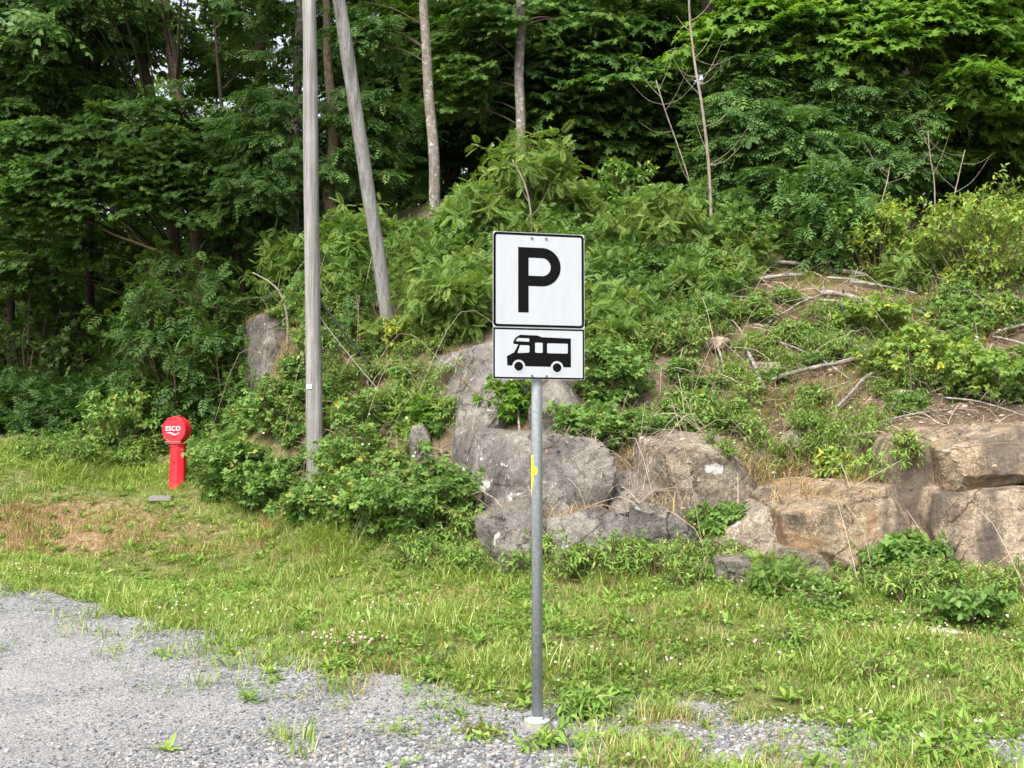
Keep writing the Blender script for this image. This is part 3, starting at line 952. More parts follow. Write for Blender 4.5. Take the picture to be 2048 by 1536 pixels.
# clover and broad leaved weeds
clv = MB()
x, y = verge_pts(20000)
dense = fbm(x * 1.3, y * 1.3, 21)
k = RNG.random(len(x)) < np.clip((dense - .34) * 3.2, .12, 1) * (1 - .8 * np.clip(px_mask(x, y, 60, 1065, 400, 60) * 1.3 + px_mask(x, y, 200, 960, 420, 50), 0, 1))
x, y = x[k], y[k]
per = 13
n = len(x) * per
px_ = np.repeat(x, per) + RNG.normal(0, .05, n); py_ = np.repeat(y, per) + RNG.normal(0, .05, n)
a = RNG.uniform(0, 6.28, n)
hgt = RNG.uniform(.015, .085, n) * np.repeat(RNG.uniform(.6, 1.5, len(x)), per)
instantiate(LEAF['tri'], np.column_stack([px_, py_, hz(px_, py_) + hgt]), np.column_stack([np.cos(a), np.sin(a), RNG.uniform(-.1, .5, n)]),
            np.column_stack([RNG.normal(0, .6, (n, 2)), np.ones(n)]), RNG.uniform(.022, .052, n), clv, np.clip(np.repeat(RNG.normal(.45, .2, len(x)), per) + RNG.normal(0, .2, n), 0, 1))
# rosettes and upright herbs
x2, y2 = verge_pts(3400)
per = 8; n = len(x2) * per
sz = np.repeat(RNG.uniform(.05, .13, len(x2)), per)
a = np.tile(np.arange(per) * 2.4, len(x2)) + np.repeat(RNG.uniform(0, 6, len(x2)), per)
el = RNG.uniform(.15, 1.15, n)
instantiate(LEAF['lance'], np.column_stack([np.repeat(x2, per), np.repeat(y2, per), hz(np.repeat(x2, per), np.repeat(y2, per)) + .01]),
            np.column_stack([np.cos(a) * np.cos(el), np.sin(a) * np.cos(el), np.sin(el)]), np.column_stack([RNG.normal(0, .2, (n, 2)), np.ones(n)]), sz * 1.15, clv, np.repeat(np.clip(RNG.normal(.6, .2, len(x2)), 0, 1), per))
tag(clv.build('clover_and_weeds', G['weed']), 'low clover and broad leaved weeds spread over the verge', 'weeds', kind='stuff')

# clover flower heads
fl = MB()
head = (ICO1[0] * np.array([1, 1, .85]), ICO1[1])
x, y = verge_pts(3600)
k = RNG.random(len(x)) < np.clip((fbm(x * 1.1, y * 1.1, 91) - .42) * 5, .08, 1) * (y < 12.5)
x, y = x[k], y[k]; n = len(x)
instantiate(head, np.column_stack([x, y, hz(x, y) + RNG.uniform(.08, .17, n)]), np.tile([1., 0, 0], (n, 1)), np.tile([0, 0, 1.], (n, 1)), RNG.uniform(.007, .0125, n), fl, RNG.random(n))
tag(fl.build('clover_flowers', G['petal']), 'small white and pale pink clover heads dotted over the verge', 'flowers', kind='stuff')


def clover_clump(label, uv, nfl, seed):
    rng = np.random.default_rng(seed); p = gp(*uv)
    root = empty('clover_clump', p); tag(root, label, 'plant')
    lm = MB(); n = 160
    q = rng.normal(0, 1, (n, 2)) * np.array([.13, .09])
    hh = .14 * np.exp(-(q[:, 0] / .2) ** 2) * rng.uniform(.3, 1, n)
    a = rng.uniform(0, 6.28, n); hh = hh + .03
    instantiate(LEAF['tri'], np.column_stack([q, hh]), np.column_stack([np.cos(a), np.sin(a), rng.uniform(-.1, .4, n)]), np.column_stack([rng.normal(0, .3, (n, 2)), np.ones(n)]), rng.uniform(.04, .07, n), lm, rng.random(n) * .7)
    lm.build('foliage', G['weed'], root)
    q = rng.normal(0, 1, (nfl, 2)) * np.array([.13, .06])
    for k in range(nfl):
        fm = MB(); fm.add(ICO2[0] * rng.uniform(.009, .014) * np.array([1, 1, .9]) + np.array([q[k, 0], q[k, 1], rng.uniform(.1, .19)]), ICO2[1], rng.random())
        fm.build('flower_head', G['pink'], root)


clover_clump('clump of pink clover flowers at the edge of the gravel', (690, 1312), 26, 3)
# ------------------------------------------------------------------ rocks
GREY = rock_mat('grey_rock', [(.055, .052, .048), (.122, .114, .106), (.215, .2, .185)], lich=.55, moss=.8)
GREYD = rock_mat('dark_grey_rock', [(.04, .038, .036), (.085, .08, .075), (.15, .138, .127)], lich=.3, moss=.5)
TAN = rock_mat('tan_rock', [(.1, .072, .047), (.2, .15, .1), (.315, .255, .185)], lich=0, speck=.4, streak=(.085, .072, .06), rust=(.24, .13, .06))
TANG = rock_mat('tan_grey_rock', [(.075, .064, .05), (.15, .128, .1), (.24, .212, .172)], lichen=(.7, .7, .68), lich=.75, speck=.3)
TAND = rock_mat('streaked_rock', [(.1, .074, .05), (.19, .148, .105), (.3, .248, .19)], lich=0, speck=.35, streak=(.05, .044, .04))
PALE = rock_mat('pale_rock', [(.26, .235, .21), (.46, .43, .39), (.62, .59, .54)], lich=.2)

rock('boulder', 'big rounded grey boulder with a white lichen patch behind the sign pole', (928, 868, 1158, 1125), 12.6, 2.2, rock_mat('grey_rock_spotted', [(.052, .049, .046), (.118, .11, .103), (.21, .195, .181)], lich=.6, moss=.5, spot=(-.44, .18, .13, .16)), 11, .15, 3.2, .06, tilt=[((-.75, -.6, .25), 1.0)], chamfers=5)
rock('boulder', 'low grey block at the foot of the big rounded boulder', (962, 1015, 1075, 1150), 11.85, 1.3, GREY, 12, .1, 12, .06)
rock('boulder', 'grey rock slab rising left of the motorhome plate, half covered by weeds', (878, 690, 1015, 905), 14.5, 2.4, GREY, 13, .5, 8, .1, tilt=[((-.7, -.5, .75), .72)])
rock('boulder', 'smooth grey rock showing under the sign plate to the right of the pole', (1075, 775, 1180, 900), 14.2, 1.8, GREY, 14, -.2, 8, .08)
rock('boulder', 'flat topped grey rock among dry twigs between big boulder and pale block', (1195, 940, 1325, 1075), 12.2, 1.5, GREY, 15, .3, 10, .07, tilt=[((-.5, -.5, .8), .8)])
rock('boulder', 'low broad grey rock just left of the tan wall, by the verge', (1280, 1010, 1390, 1115), 11.75, 1.2, GREY, 16, -.1, 10, .07)
rock('boulder', 'grey broken ledge low between the sign pole and the flat topped rock', (1075, 1030, 1290, 1160), 11.85, 1.3, GREY, 17, .05, 9, .11)
rock('boulder', 'tall squared block with a bright white blotch on its grey shoulder', (1272, 862, 1482, 1030), 12.2, 1.9, rock_mat('tan_grey_rock_spotted', [(.075, .064, .05), (.15, .128, .1), (.24, .212, .172)], lichen=(.6, .6, .58), lich=.6, speck=.25, spot=(.2, .06, .26, .12)), 18, .2, 16, .06, tilt=[((.75, -.55, .55), .9), ((0, -.35, .95), .86)])
rock('boulder', 'speckled tan block with a sloping rusty top at the verge', (1540, 965, 1766, 1130), 11.1, 1.9, TAN, 19, .06, 22, .04, tilt=[((-.34, -.25, .9), .86)], jit=.06, chamfers=5, facets=16)
rock('boulder', 'upright pale brown rock column between the tan block and the right wall', (1742, 876, 1862, 1100), 11.75, 1.8, TAN, 20, -.1, 24, .035, jit=.06, chamfers=5, facets=15)
rock('boulder', 'long rusty orange rock lying on top of the dark streaked wall', (1852, 852, 2120, 978), 11.3, 2.0, TAN, 21, -.05, 22, .04, tilt=[((-.5, -.4, .8), 1.02)], jit=.06, chamfers=5, facets=15)
rock('boulder', 'massive rock wall block with dark water streaks at the right edge', (1846, 974, 2100, 1160), 11.05, 2.0, TAND, 22, .04, 26, .035, jit=.06, chamfers=5, facets=15)
rock('boulder', 'rounded tan stone half buried in the soil slope above the tan block', (1552, 868, 1630, 965), 13.4, 1.0, TANG, 23, .2, 9, .07)
rock('rock_ledge', 'long low grey ledge running along the verge from the big boulder to the right', (945, 1060, 1405, 1175), 12.0, 1.8, GREY, 51, .02, 14, .1, chamfers=8, facets=24)
rock('rock_ledge', 'sloping brownish ledge running down left from the speckled tan block', (1390, 1000, 1570, 1135), 11.5, 1.6, TANG, 52, .05, 14, .09, tilt=[((-.6, -.15, .8), .6)], facets=20)
rock('rock_ledge', 'grey ledge filling the gap between the big boulder and the squared block', (1120, 890, 1310, 1040), 13.0, 1.8, GREY, 53, -.1, 14, .1, tilt=[((.1, -.6, .8), .8)], facets=24)
rock('stone', 'bright white stone perched on a dark stone on the soil slope', (1782, 780, 1832, 822), 14.0, .32, PALE, 24, .3, 8, .09)
rock('stone', 'dark stone under the bright white one on the soil slope', (1775, 812, 1822, 858), 13.85, .36, GREYD, 25, -.2, 9, .08)
rock('stone', 'flat pale yellowish stone right of the white perched stone', (1826, 798, 1874, 826), 14.05, .34, TANG, 26, 0, 9, .08)
rock('stone', 'grey boulder with dark top sunk in weeds below the tan block', (1428, 1108, 1512, 1168), 11.0, .7, GREY, 27, 0, 8, .08)
rock('stone', 'brown pointed stone in the weeds under the tan block', (1545, 1095, 1660, 1175), 11.1, .7, TANG, 28, .2, 9, .08)
rock('stone', 'reddish stone in the weeds below the rock column', (1775, 1148, 1848, 1205), 10.6, .6, TAN, 29, .1, 8, .08)
rock('stone', 'smooth pale stone lying in the grass in front of the right wall', (1856, 1258, 1924, 1288), 9.2, .3, PALE, 30, .2, 5, .05)
rock('stone', 'reddish stone at the foot of the dark streaked wall', (1930, 1130, 2010, 1175), 10.9, .5, TAN, 31, .1, 8, .08)
rock('boulder', 'dark rock outcrop at the left end of the bank beside the utility pole', (488, 640, 545, 835), 18.4, 1.8, GREYD, 32, .4, 9, .12, tilt=[((-.8, -.5, .3), .85)])
rock('stone', 'grey stone wedged under the long grey log on the slope', (1683, 600, 1722, 640), 16.5, .45, GREY, 33, .2, 10, .07)
rock('stone', 'brownish stone in the bare soil above the squared block', (1508, 725, 1562, 775), 15.0, .6, TANG, 34, .1, 9, .08)
rock('stone', 'ochre stone under the brambles left of the curved pale stick', (1424, 675, 1452, 702), 15.6, .35, TAN, 35, .3, 9, .08)
rock('stone', 'dark broad rock in the shade under the leaning grey logs', (1660, 690, 1740, 735), 15.4, .8, GREYD, 36, .1, 9, .08)
rock('stone', 'grey rock peeking out of the brambles right of the utility pole', (700, 850, 745, 915), 15.4, .6, GREY, 37, .1, 9, .08)
rock('stone', 'narrow grey rock in the weeds left of the big boulder', (818, 850, 860, 930), 14.6, .6, GREY, 38, .1, 9, .08)

# pebbles and broken stone lying on the bare soil: nobody would count them
pb = MB()
n = 9000
x = RNG.uniform(.6, 7.2, n); y = RNG.uniform(10.5, 16.5, n); z = hz(x, y)
u, v = proj(np.column_stack([x, y, z]))
k = RNG.random(n) < np.clip(px_mask(x, y, 1680, 880, 420, 150) + px_mask(x, y, 1200, 960, 180, 120) * .6, 0, 1)
x, y, z = x[k], y[k], z[k]; n = len(x)
sz = .018 + .06 * RNG.random(n) ** 4
wh = RNG.integers(0, 6, n)
for q in range(6):
    s = wh == q; nn = s.sum(); a = RNG.uniform(0, 6.28, nn)
    instantiate(stone_tpl[q], np.column_stack([x[s], y[s], z[s] + sz[s] * .12]), np.column_stack([np.cos(a), np.sin(a), RNG.normal(0, .2, nn)]), np.column_stack([RNG.normal(0, .3, (nn, 2)), np.ones(nn)]), sz[s], pb)
m, nt, b, out = new_mat('rubble_stone')
at = nt.nodes.new('ShaderNodeAttribute'); at.attribute_name = 'rnd'
nt.links.new(ramp(nt, [(0, (.12, .085, .055)), (.5, (.27, .2, .13)), (.85, (.4, .33, .24)), (1, (.5, .47, .42))], at.outputs['Fac']), b.inputs['Base Color']); setin(b, Roughness=.9)
tag(pb.build('rubble', m), 'small broken stones scattered over the bare soil slope', 'rubble', kind='stuff')

# ------------------------------------------------------------------ dead wood
DEAD = wood_mat('weathered_wood', [(.3, (.08, .07, .06)), (.52, (.23, .21, .19)), (.75, (.4, .38, .35))], 9, 9, .5, .9, 30)


LOGS = []


def log(name, label, a, b, w0, w1, cat='log', bend=.03, lift=.06, seed=0, stubs=2):
    rng = np.random.default_rng(900 + seed)
    A, B = gp(*a), gp(*b)
    A, B = P(*a, A[1] - .16), P(*b, B[1] - .16)      # it lies on the weeds, not in the soil
    LOGS.append((A[:2], B[:2]))
    r0, r1 = w0 * .42 * A[1] / F, w1 * .42 * B[1] / F
    n = 26
    t = np.linspace(0, 1, n)[:, None]
    path = A + (B - A) * t
    ax = nrm(B - A); L = np.linalg.norm(B - A)
    path += np.array([0, 0, 1]) * (np.sin(t * math.pi) * bend * L)
    path += np.column_stack([[mnoise.noise(Vector((seed * 3.1 + k * .8, q * L * 1.6, 0))) for q in t[:, 0]] for k in range(3)]) * min(.05, L * .03)
    need = (hz(path[:, 0], path[:, 1]) + r0 * .5 - path[:, 2]).max()
    path[:, 2] += max(0.0, min(need, .6)) + .02 + lift * .3
    rad = np.linspace(r0, r1, n) * (1 + .22 * np.array([mnoise.noise(Vector((q * L * 4, seed * 2.3, 1))) for q in t[:, 0]]))
    rad[0] *= .6; rad[-1] *= .5
    V, T = tube(path, rad, 9)
    V = V + np.array([mnoise.noise_vector(Vector(p * 14.0)) for p in V]) * r0 * .28
    mb = MB(); mb.add(V, T)
    for k in range(stubs):
        i = rng.integers(4, n - 4); d = nrm(np.cross(ax, rng.normal(size=3)) + ax * .6); d[2] = abs(d[2])
        V, T = tube([path[i], path[i] + d * rng.uniform(.08, .3)], [rad[i] * .45, .004], 5); mb.add(V, T)
    o = mb.build(name, DEAD, None, A, True)
    tag(o, label, cat)
    return o


log('log', 'topmost grey log on the slope, running down right from under the bushes', (1545, 528), (1735, 560), 10, 12, seed=1)
log('log', 'short pale log just below the topmost log, pointing left', (1490, 566), (1606, 556), 8, 9, seed=2)
log('log', 'long thick grey log across the slope above the yellow brambles', (1640, 590), (1850, 638), 13, 15, seed=3)
log('log', 'thin log lying close under the long thick grey log', (1640, 604), (1835, 652), 7, 8, seed=4)
log('log', 'small broken brown stick left of the long thick log', (1462, 597), (1535, 608), 6, 5, seed=5, cat='stick', stubs=1)
log('log', 'long bleached log leaning up to the right across the bare soil', (1548, 772), (1808, 718), 10, 12, seed=6, lift=.2)
log('log', 'smooth pale pole leaning from the soil up to the bleached log', (1672, 828), (1812, 730), 9, 9, cat='pole', seed=7, lift=.3, stubs=0)
log('log', 'short curved grey branch standing almost upright in the soil', (1527, 784), (1491, 698), 9, 9, cat='branch', seed=8, stubs=0)
log('branch', 'thin crooked pale branch hanging left of the curved grey branch', (1458, 775), (1424, 680), 6, 6, cat='branch', seed=9, stubs=1)
log('log', 'upper arm of the forked bleached wood at the right edge', (1982, 676), (2075, 650), 7, 8, seed=10, stubs=0)
log('log', 'lower arm of the forked bleached wood at the right edge', (1982, 678), (2075, 705), 7, 8, seed=11, stubs=0)
log('branch', 'split grey branch in the twigs right of the big boulder', (1143, 1010), (1180, 950), 12, 9, cat='branch', seed=12, stubs=1)
log('branch', 'short bleached stick at the foot of the rocks right of the sign pole', (1128, 1074), (1150, 1052), 7, 6, cat='stick', seed=13, stubs=0)
log('branch', 'white crooked root hanging over the big rounded boulder', (1040, 886), (1036, 826), 6, 6, cat='root', seed=14, stubs=1)
log('branch', 'pale thin stick in the weeds left of the utility pole', (520, 788), (560, 815), 6, 4, cat='stick', seed=15, stubs=0)
log('log', 'brown rotting log half hidden under the topmost log', (1700, 568), (1752, 575), 9, 8, seed=16, stubs=0)
log('log', 'dark thin pole at the right edge above the forked wood', (1975, 585), (2075, 612), 7, 7, seed=17, stubs=0)

log('stick', 'thin grey stick crossing between the topmost log and the long thick log', (1650, 560), (1835, 592), 6, 5, cat='stick', seed=21)
log('stick', 'long thin stick slanting up right below the short pale log', (1540, 650), (1668, 584), 5, 4, cat='stick', seed=22)
log('stick', 'long thin pale stick near the right edge under the yellow green bushes', (1880, 566), (2060, 606), 6, 5, cat='stick', seed=23)
log('stick', 'thin stick slanting down right into the left end of the bleached log', (1560, 690), (1700, 762), 5, 4, cat='stick', seed=24)
log('stick', 'thin brown stick propped against the squared block with the white blotch', (1290, 868), (1405, 1000), 5, 4, cat='stick', seed=25)
log('stick', 'pale crooked stick lying above the rusty long rock at the right', (1890, 800), (2060, 842), 5, 4, cat='stick', seed=26)
log('stick', 'thin stick lying in the soil right of the two perched stones', (1760, 850), (1900, 826), 5, 4, cat='stick', seed=27)

# height of the bank with the rocks on it, so that litter and weeds also lie on the rocks
CELL = .06
ROCKTOP = {}
for o_ in list(SC.objects):
    if o_.name.startswith(('boulder', 'rock_ledge')):
        q_ = np.empty(len(o_.data.vertices) * 3, np.float32); o_.data.vertices.foreach_get('co', q_); q_ = q_.reshape(-1, 3) + np.array(o_.location[:])
        for a_, b_, c_ in zip((q_[:, 0] // CELL).astype(int), (q_[:, 1] // CELL).astype(int), q_[:, 2]):
            if c_ > ROCKTOP.get((a_, b_), -9): ROCKTOP[(a_, b_)] = float(c_)


def ztop(x, y):
    z = hz(x, y)
    r_ = np.array([ROCKTOP.get(k_, -9) for k_ in zip((np.ravel(x) // CELL).astype(int), (np.ravel(y) // CELL).astype(int))]).reshape(np.shape(z))
    return np.maximum(z, r_ - .015)


# twigs and fallen sticks in a tangle over the soil
def on_slope(n, x0=-9, x1=9, y0=10, y1=22):
    x = RNG.uniform(x0, x1, n); y = RNG.uniform(y0, y1, n); z = ztop(x, y)
    u, v = proj(np.column_stack([x, y, z]))
    return x, y, z, u, v


def ell(u, v, zones):
    t = np.zeros(len(u))
    for cu, cv, ru, rv, d in zones:
        t = np.maximum(t, d * np.clip(2.2 - 2.2 * np.sqrt(((u - cu) / ru) ** 2 + ((v - cv) / rv) ** 2), 0, 1))
    return t


tw = MB()
x, y, z, u, v = on_slope(19000)
pr = ell(u, v, [(1230, 960, 190, 130, .5), (1600, 640, 300, 110, .4), (1550, 780, 260, 110, .35), (1720, 880, 380, 120, .25), (1900, 700, 200, 130, .35), (760, 880, 160, 120, .3), (660, 700, 160, 160, .25),
                (1350, 1010, 160, 60, .5), (1800, 1150, 260, 40, .4), (1500, 1130, 150, 60, .4), (1900, 620, 250, 90, .3)])
k = RNG.random(len(x)) < pr
for px_, py_, pz_ in zip(x[k], y[k], z[k]):
    L = RNG.uniform(.12, .75); a = RNG.uniform(0, 6.28); el = RNG.uniform(-.15, .6)
    d = np.array([math.cos(a) * math.cos(el), math.sin(a) * math.cos(el), math.sin(el)])
    p0 = np.array([px_, py_, pz_ + .015]); p2 = p0 + d * L
    p2[2] = max(p2[2], float(ztop(np.array([p2[0]]), np.array([p2[1]]))[0]) + .01)
    p1 = (p0 + p2) / 2 + np.array([RNG.normal(0, .06), RNG.normal(0, .06), abs(RNG.normal(0, .08))]) * L * 2
    r = RNG.uniform(.0025, .006)
    V, T = tube(smooth_path([p0, p1, p2], 5), np.linspace(r, r * .5, 5), 3, False); tw.add(V, T, RNG.random())
m, nt, b, out = new_mat('dry_twig')
at = nt.nodes.new('ShaderNodeAttribute'); at.attribute_name = 'rnd'
nt.links.new(ramp(nt, [(0, (.1, .065, .045)), (.5, (.24, .18, .13)), (1, (.46, .4, .32))], at.outputs['Fac']), b.inputs['Base Color']); setin(b, Roughness=.9)
tag(tw.build('fallen_twigs', m), 'tangle of dry brown twigs lying over the soil slope', 'twigs', kind='stuff')

# long arching canes between the brambles
cn = MB()
x, y, z, u, v = on_slope(2600)
k = RNG.random(len(x)) < ell(u, v, [(760, 860, 240, 190, .4), (640, 700, 150, 170, .3), (1320, 920, 220, 140, .5), (1750, 760, 330, 160, .35), (1500, 700, 260, 130, .3), (900, 980, 120, 120, .4), (1450, 1120, 300, 40, .4), (1900, 1120, 200, 60, .3), (1900, 640, 200, 90, .4)])
for px_, py_, pz_ in zip(x[k], y[k], z[k]):
    L = RNG.uniform(.6, 1.7); a = RNG.uniform(0, 6.28)
    p0 = np.array([px_, py_, pz_]); p2 = p0 + np.array([math.cos(a), math.sin(a) * .7 - .25, 0]) * L; p2[2] = float(hz(p2[0], p2[1])) + RNG.uniform(.02, .25)
    p1 = (p0 + p2) / 2; p1[2] = max(p0[2], p2[2]) + L * RNG.uniform(.15, .4)
    r = RNG.uniform(.003, .0055)
    V, T = tube(smooth_path([p0, p1, p2], 9), np.linspace(r, r * .5, 9), 4, False); cn.add(V, T, RNG.random() * .9)
tag(cn.build('bramble_canes', m), 'long thin arching bramble canes over the bank', 'canes', kind='stuff')
# dead leaves on the soil
dl = MB()
x, y, z, u, v = on_slope(26000)
k = RNG.random(len(x)) < ell(u, v, [(1300, 930, 300, 200, .6), (1700, 800, 420, 260, .45), (1600, 620, 400, 110, .4), (1450, 1130, 250, 60, .6), (1900, 1150, 260, 50, .5)])
x, y, z = x[k], y[k], z[k]; n = len(x); a = RNG.uniform(0, 6.28, n)
instantiate(LEAF['ovate'], np.column_stack([x, y, z + .006]), np.column_stack([np.cos(a), np.sin(a), RNG.normal(0, .25, n)]), np.column_stack([RNG.normal(0, .45, (n, 2)), np.ones(n)]), RNG.uniform(.03, .075, n), dl)
m = leaf_mat('dead_leaf', [(0, (.085, .05, .03)), (.5, (.19, .12, .07)), (1, (.36, .26, .17))], .1, 1)
tag(dl.build('dead_leaves', m), 'brown fallen leaves strewn over the soil slope', 'fallen leaves', kind='stuff')

# ------------------------------------------------------------------ undergrowth on the bank
PROTO = {}
for kind, leaf, H, W, st_, sh, per, sz_ in [('bramble', 'tri', .34, .7, 9, 4, 9, .85), ('herb', 'lance', .34, .3, 9, 3, 9, .7), ('hazel', 'ovate', .35, .5, 8, 4, 8, .7),
                                            ('seedling', 'rowan', .5, .5, 7, 3, 7, .72), ('ashlet', 'pin', .5, .7, 7, 3, 7, .85)]:
    PROTO[kind] = [shrub_arrays(leaf, H, W, st_, sh, per, np.random.default_rng(300 + 13 * q), sz_, .4, 0, 0, .05) for q in range(4)]


def scatter(name, label, kind, mat, n, zones, smin=.6, smax=1.3, cat='undergrowth', clump=1.0, tint=0.0, box=(-9, 9, 9.5, 23)):
    x, y, z, u, v = on_slope(n, *box)
    d = ell(u, v, zones) * np.clip((fbm(x * 1.3, y * 1.3, 61 + len(name)) - .5) * 4 * clump + .7, 0, 1)
    for A_, B_ in LOGS:      # the deadwood lies clear of the weeds, also just below it
        ab = B_ - A_; t_ = np.clip(((x - A_[0]) * ab[0] + (y - A_[1]) * ab[1]) / (ab @ ab), 0, 1)
        dx, dy = x - A_[0] - ab[0] * t_, y - A_[1] - ab[1] * t_
        d = d * np.where((np.abs(dx) < .16) & (dy > -.75) & (dy < .16), .06, 1)
    px0 = P(630, 985, 16.0)
    d = d * np.where((np.abs(x - px0[0]) < .3) & (y > 14.6) & (y < 16.2), .05, 1)     # the foot of the utility pole stands free
    d = d * np.where(z > hz(x, y) + .06, .3, 1)      # sparser on bare rock
    k = RNG.random(n) < d
    fm = MB()
    for px_, py_, pz_ in zip(x[k], y[k], z[k]):
        V, T, r, m_ = PROTO[kind][RNG.integers(4)]
        s = RNG.uniform(smin, smax); a = RNG.uniform(0, 6.28); c, q = math.cos(a) * s, math.sin(a) * s
        W = np.column_stack([V[:, 0] * c - V[:, 1] * q, V[:, 0] * q + V[:, 1] * c, V[:, 2] * s * RNG.uniform(.8, 1.15)]) + np.array([px_, py_ - .05, pz_ - .02])
        fm.add(W, T, np.clip(r + tint + RNG.normal(0, .1), 0, 1), m_)
    if fm.n == 0: return
    o = fm.build(name, [G[mat], TWIG])
    tag(o, label, cat, kind='stuff')
    print(name, int(k.sum()), fm.n)


scatter('bramble_thicket', 'low bramble thicket covering the left bank around the utility pole', 'bramble', 'bramble', 8500,
        [(720, 960, 260, 130, .8), (560, 930, 200, 110, 1.0), (520, 850, 80, 90, .8), (450, 880, 170, 80, .8), (820, 1040, 150, 70, .8), (860, 820, 100, 110, .45), (700, 800, 180, 130, .5), (150, 880, 280, 45, .9), (330, 900, 200, 45, .8), (640, 640, 120, 150, .35),
         (1230, 820, 120, 90, .8), (1210, 720, 90, 80, .9), (1450, 830, 150, 70, .5), (1340, 760, 160, 90, .55), (1800, 740, 170, 50, .35), (1290, 640, 120, 80, .7), (1820, 1130, 110, 25, .4), (1430, 1065, 60, 50, .6), (1960, 800, 130, 60, .4), (1620, 720, 240, 130, .3), (1930, 640, 130, 70, .6), (545, 820, 60, 90, 1.0), (680, 1010, 140, 60, .8), (780, 1050, 140, 50, .8), (545, 860, 70, 90, 1.0), (760, 860, 120, 90, .9), (820, 950, 100, 70, .9), (1250, 1130, 320, 22, .3), (1560, 640, 200, 60, .35), (1700, 820, 220, 50, .3), (1350, 860, 120, 40, .4)], .3, .9)
scatter('green_herbs', 'fine leaved green herbs growing on the bank and around the rocks', 'herb', 'weed', 9500,
        [(1500, 850, 260, 120, .45), (1640, 870, 120, 90, .5), (870, 780, 130, 160, .6), (780, 900, 120, 110, .4), (1500, 940, 60, 60, .3), (1480, 1150, 330, 35, .6), (700, 830, 200, 160, .35), (650, 650, 140, 140, .3), (1000, 1130, 250, 40, .8), (1250, 1140, 180, 30, .7), (1900, 1190, 200, 30, .7), (1650, 720, 300, 150, .7), (1500, 650, 220, 100, .6), (1400, 770, 120, 90, .5), (1800, 900, 160, 60, .35), (1700, 900, 60, 90, .7)], .5, 1.2)
scatter('young_rowan_growth', 'bright young rowan growth carpeting the top of the bank behind the sign', 'seedling', 'rowan', 4600,
        [(880, 570, 150, 110, .5), (1000, 520, 200, 70, .5), (1300, 560, 190, 100, .5), (1420, 560, 120, 70, .7), (1250, 660, 90, 60, .7), (700, 560, 90, 100, .4), (840, 660, 120, 60, .5), (1180, 420, 160, 50, .9), (1210, 600, 70, 60, .8), (1880, 540, 200, 70, .3)], .7, 1.4)
scatter('leafy_undergrowth', 'round leaved undergrowth along the wood edge above the bank', 'hazel', 'bramble', 3600,
        [(740, 500, 120, 60, .7), (600, 600, 100, 140, .5), (1450, 555, 260, 40, .5), (1900, 600, 220, 120, .3), (1330, 700, 140, 90, .5), (640, 760, 130, 90, .4), (300, 860, 260, 45, .6), (560, 560, 90, 90, .6)], .7, 1.4, tint=.1)
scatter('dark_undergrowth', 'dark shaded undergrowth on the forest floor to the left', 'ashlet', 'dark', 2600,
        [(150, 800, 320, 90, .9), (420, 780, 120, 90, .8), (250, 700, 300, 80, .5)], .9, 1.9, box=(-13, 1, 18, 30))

scatter('tall_weeds', 'taller weeds crowding against the foot of the rocks and brambles', 'herb', 'weed', 5200,
        [(1250, 1150, 360, 28, .22), (1750, 1195, 380, 24, .25), (900, 1110, 160, 30, .8), (620, 1040, 160, 26, .5), (300, 925, 320, 26, .6), (1000, 1080, 70, 40, .5)], .6, 1.5)
scatter('bluish_weeds', 'clumps of round leaved weeds at the edge of the verge', 'hazel', 'bramble', 2600,
        [(1250, 1160, 300, 24, .5), (1800, 1200, 300, 40, .6), (930, 1120, 120, 26, .6), (1400, 1120, 90, 40, .5)], .5, 1.0)
scatter('ash_seedlings', 'darker ash seedlings mixed into the young growth on top of the bank', 'ashlet', 'ash', 3000,
        [(900, 560, 170, 110, .35), (1050, 500, 200, 60, .35), (1320, 560, 200, 100, .4), (1250, 680, 100, 70, .3), (700, 620, 120, 130, .25), (1500, 600, 160, 80, .2)], .5, 1.15, tint=.15)
bg = MB(); bs = MB()
x, y, z, u, v = on_slope(20000)
k = RNG.random(len(x)) < ell(u, v, [(600, 690, 130, 130, .8), (720, 820, 190, 130, .35), (1500, 1125, 360, 40, .5), (1900, 1140, 220, 40, .5), (880, 600, 120, 130, .25), (1600, 660, 280, 110, .75), (1930, 650, 130, 70, .7), (540, 830, 60, 80, .7), (1650, 770, 320, 90, .5), (1000, 560, 200, 60, .15), (1450, 620, 120, 70, .3), (1200, 1000, 120, 90, .3), (540, 720, 60, 90, .9), (1780, 640, 130, 50, .4), (1360, 960, 80, 60, .25), (1250, 970, 180, 90, .3), (1650, 960, 300, 60, .25), (720, 700, 120, 90, .35), (900, 760, 80, 80, .2)])
blades(bs, x[k], y[k], 12, .12, .36, 'blade2', spread=.08, zf=ztop)
tag(bs.build('dry_bank_grass', G['straw']), 'tufts of dry straw coloured grass hanging on the bank', 'dry grass', kind='stuff')
x, y, z, u, v = on_slope(24000)
k = RNG.random(len(x)) < ell(u, v, [(620, 620, 150, 160, .35), (1600, 650, 360, 130, .5), (1560, 830, 380, 150, .4), (1250, 960, 160, 110, .25), (820, 560, 180, 120, .3), (1640, 870, 80, 60, .7), (1500, 950, 80, 80, .35), (1000, 1120, 300, 40, .6), (1500, 1150, 400, 50, .4), (1320, 600, 150, 100, .25), (800, 780, 180, 140, .35)])
blades(bg, x[k], y[k], 12, .1, .3, 'blade2', tint=.05, spread=.08)
tag(bg.build('green_bank_grass', G['grass']), 'thin green grass growing in tufts on the bank', 'grass', kind='stuff')

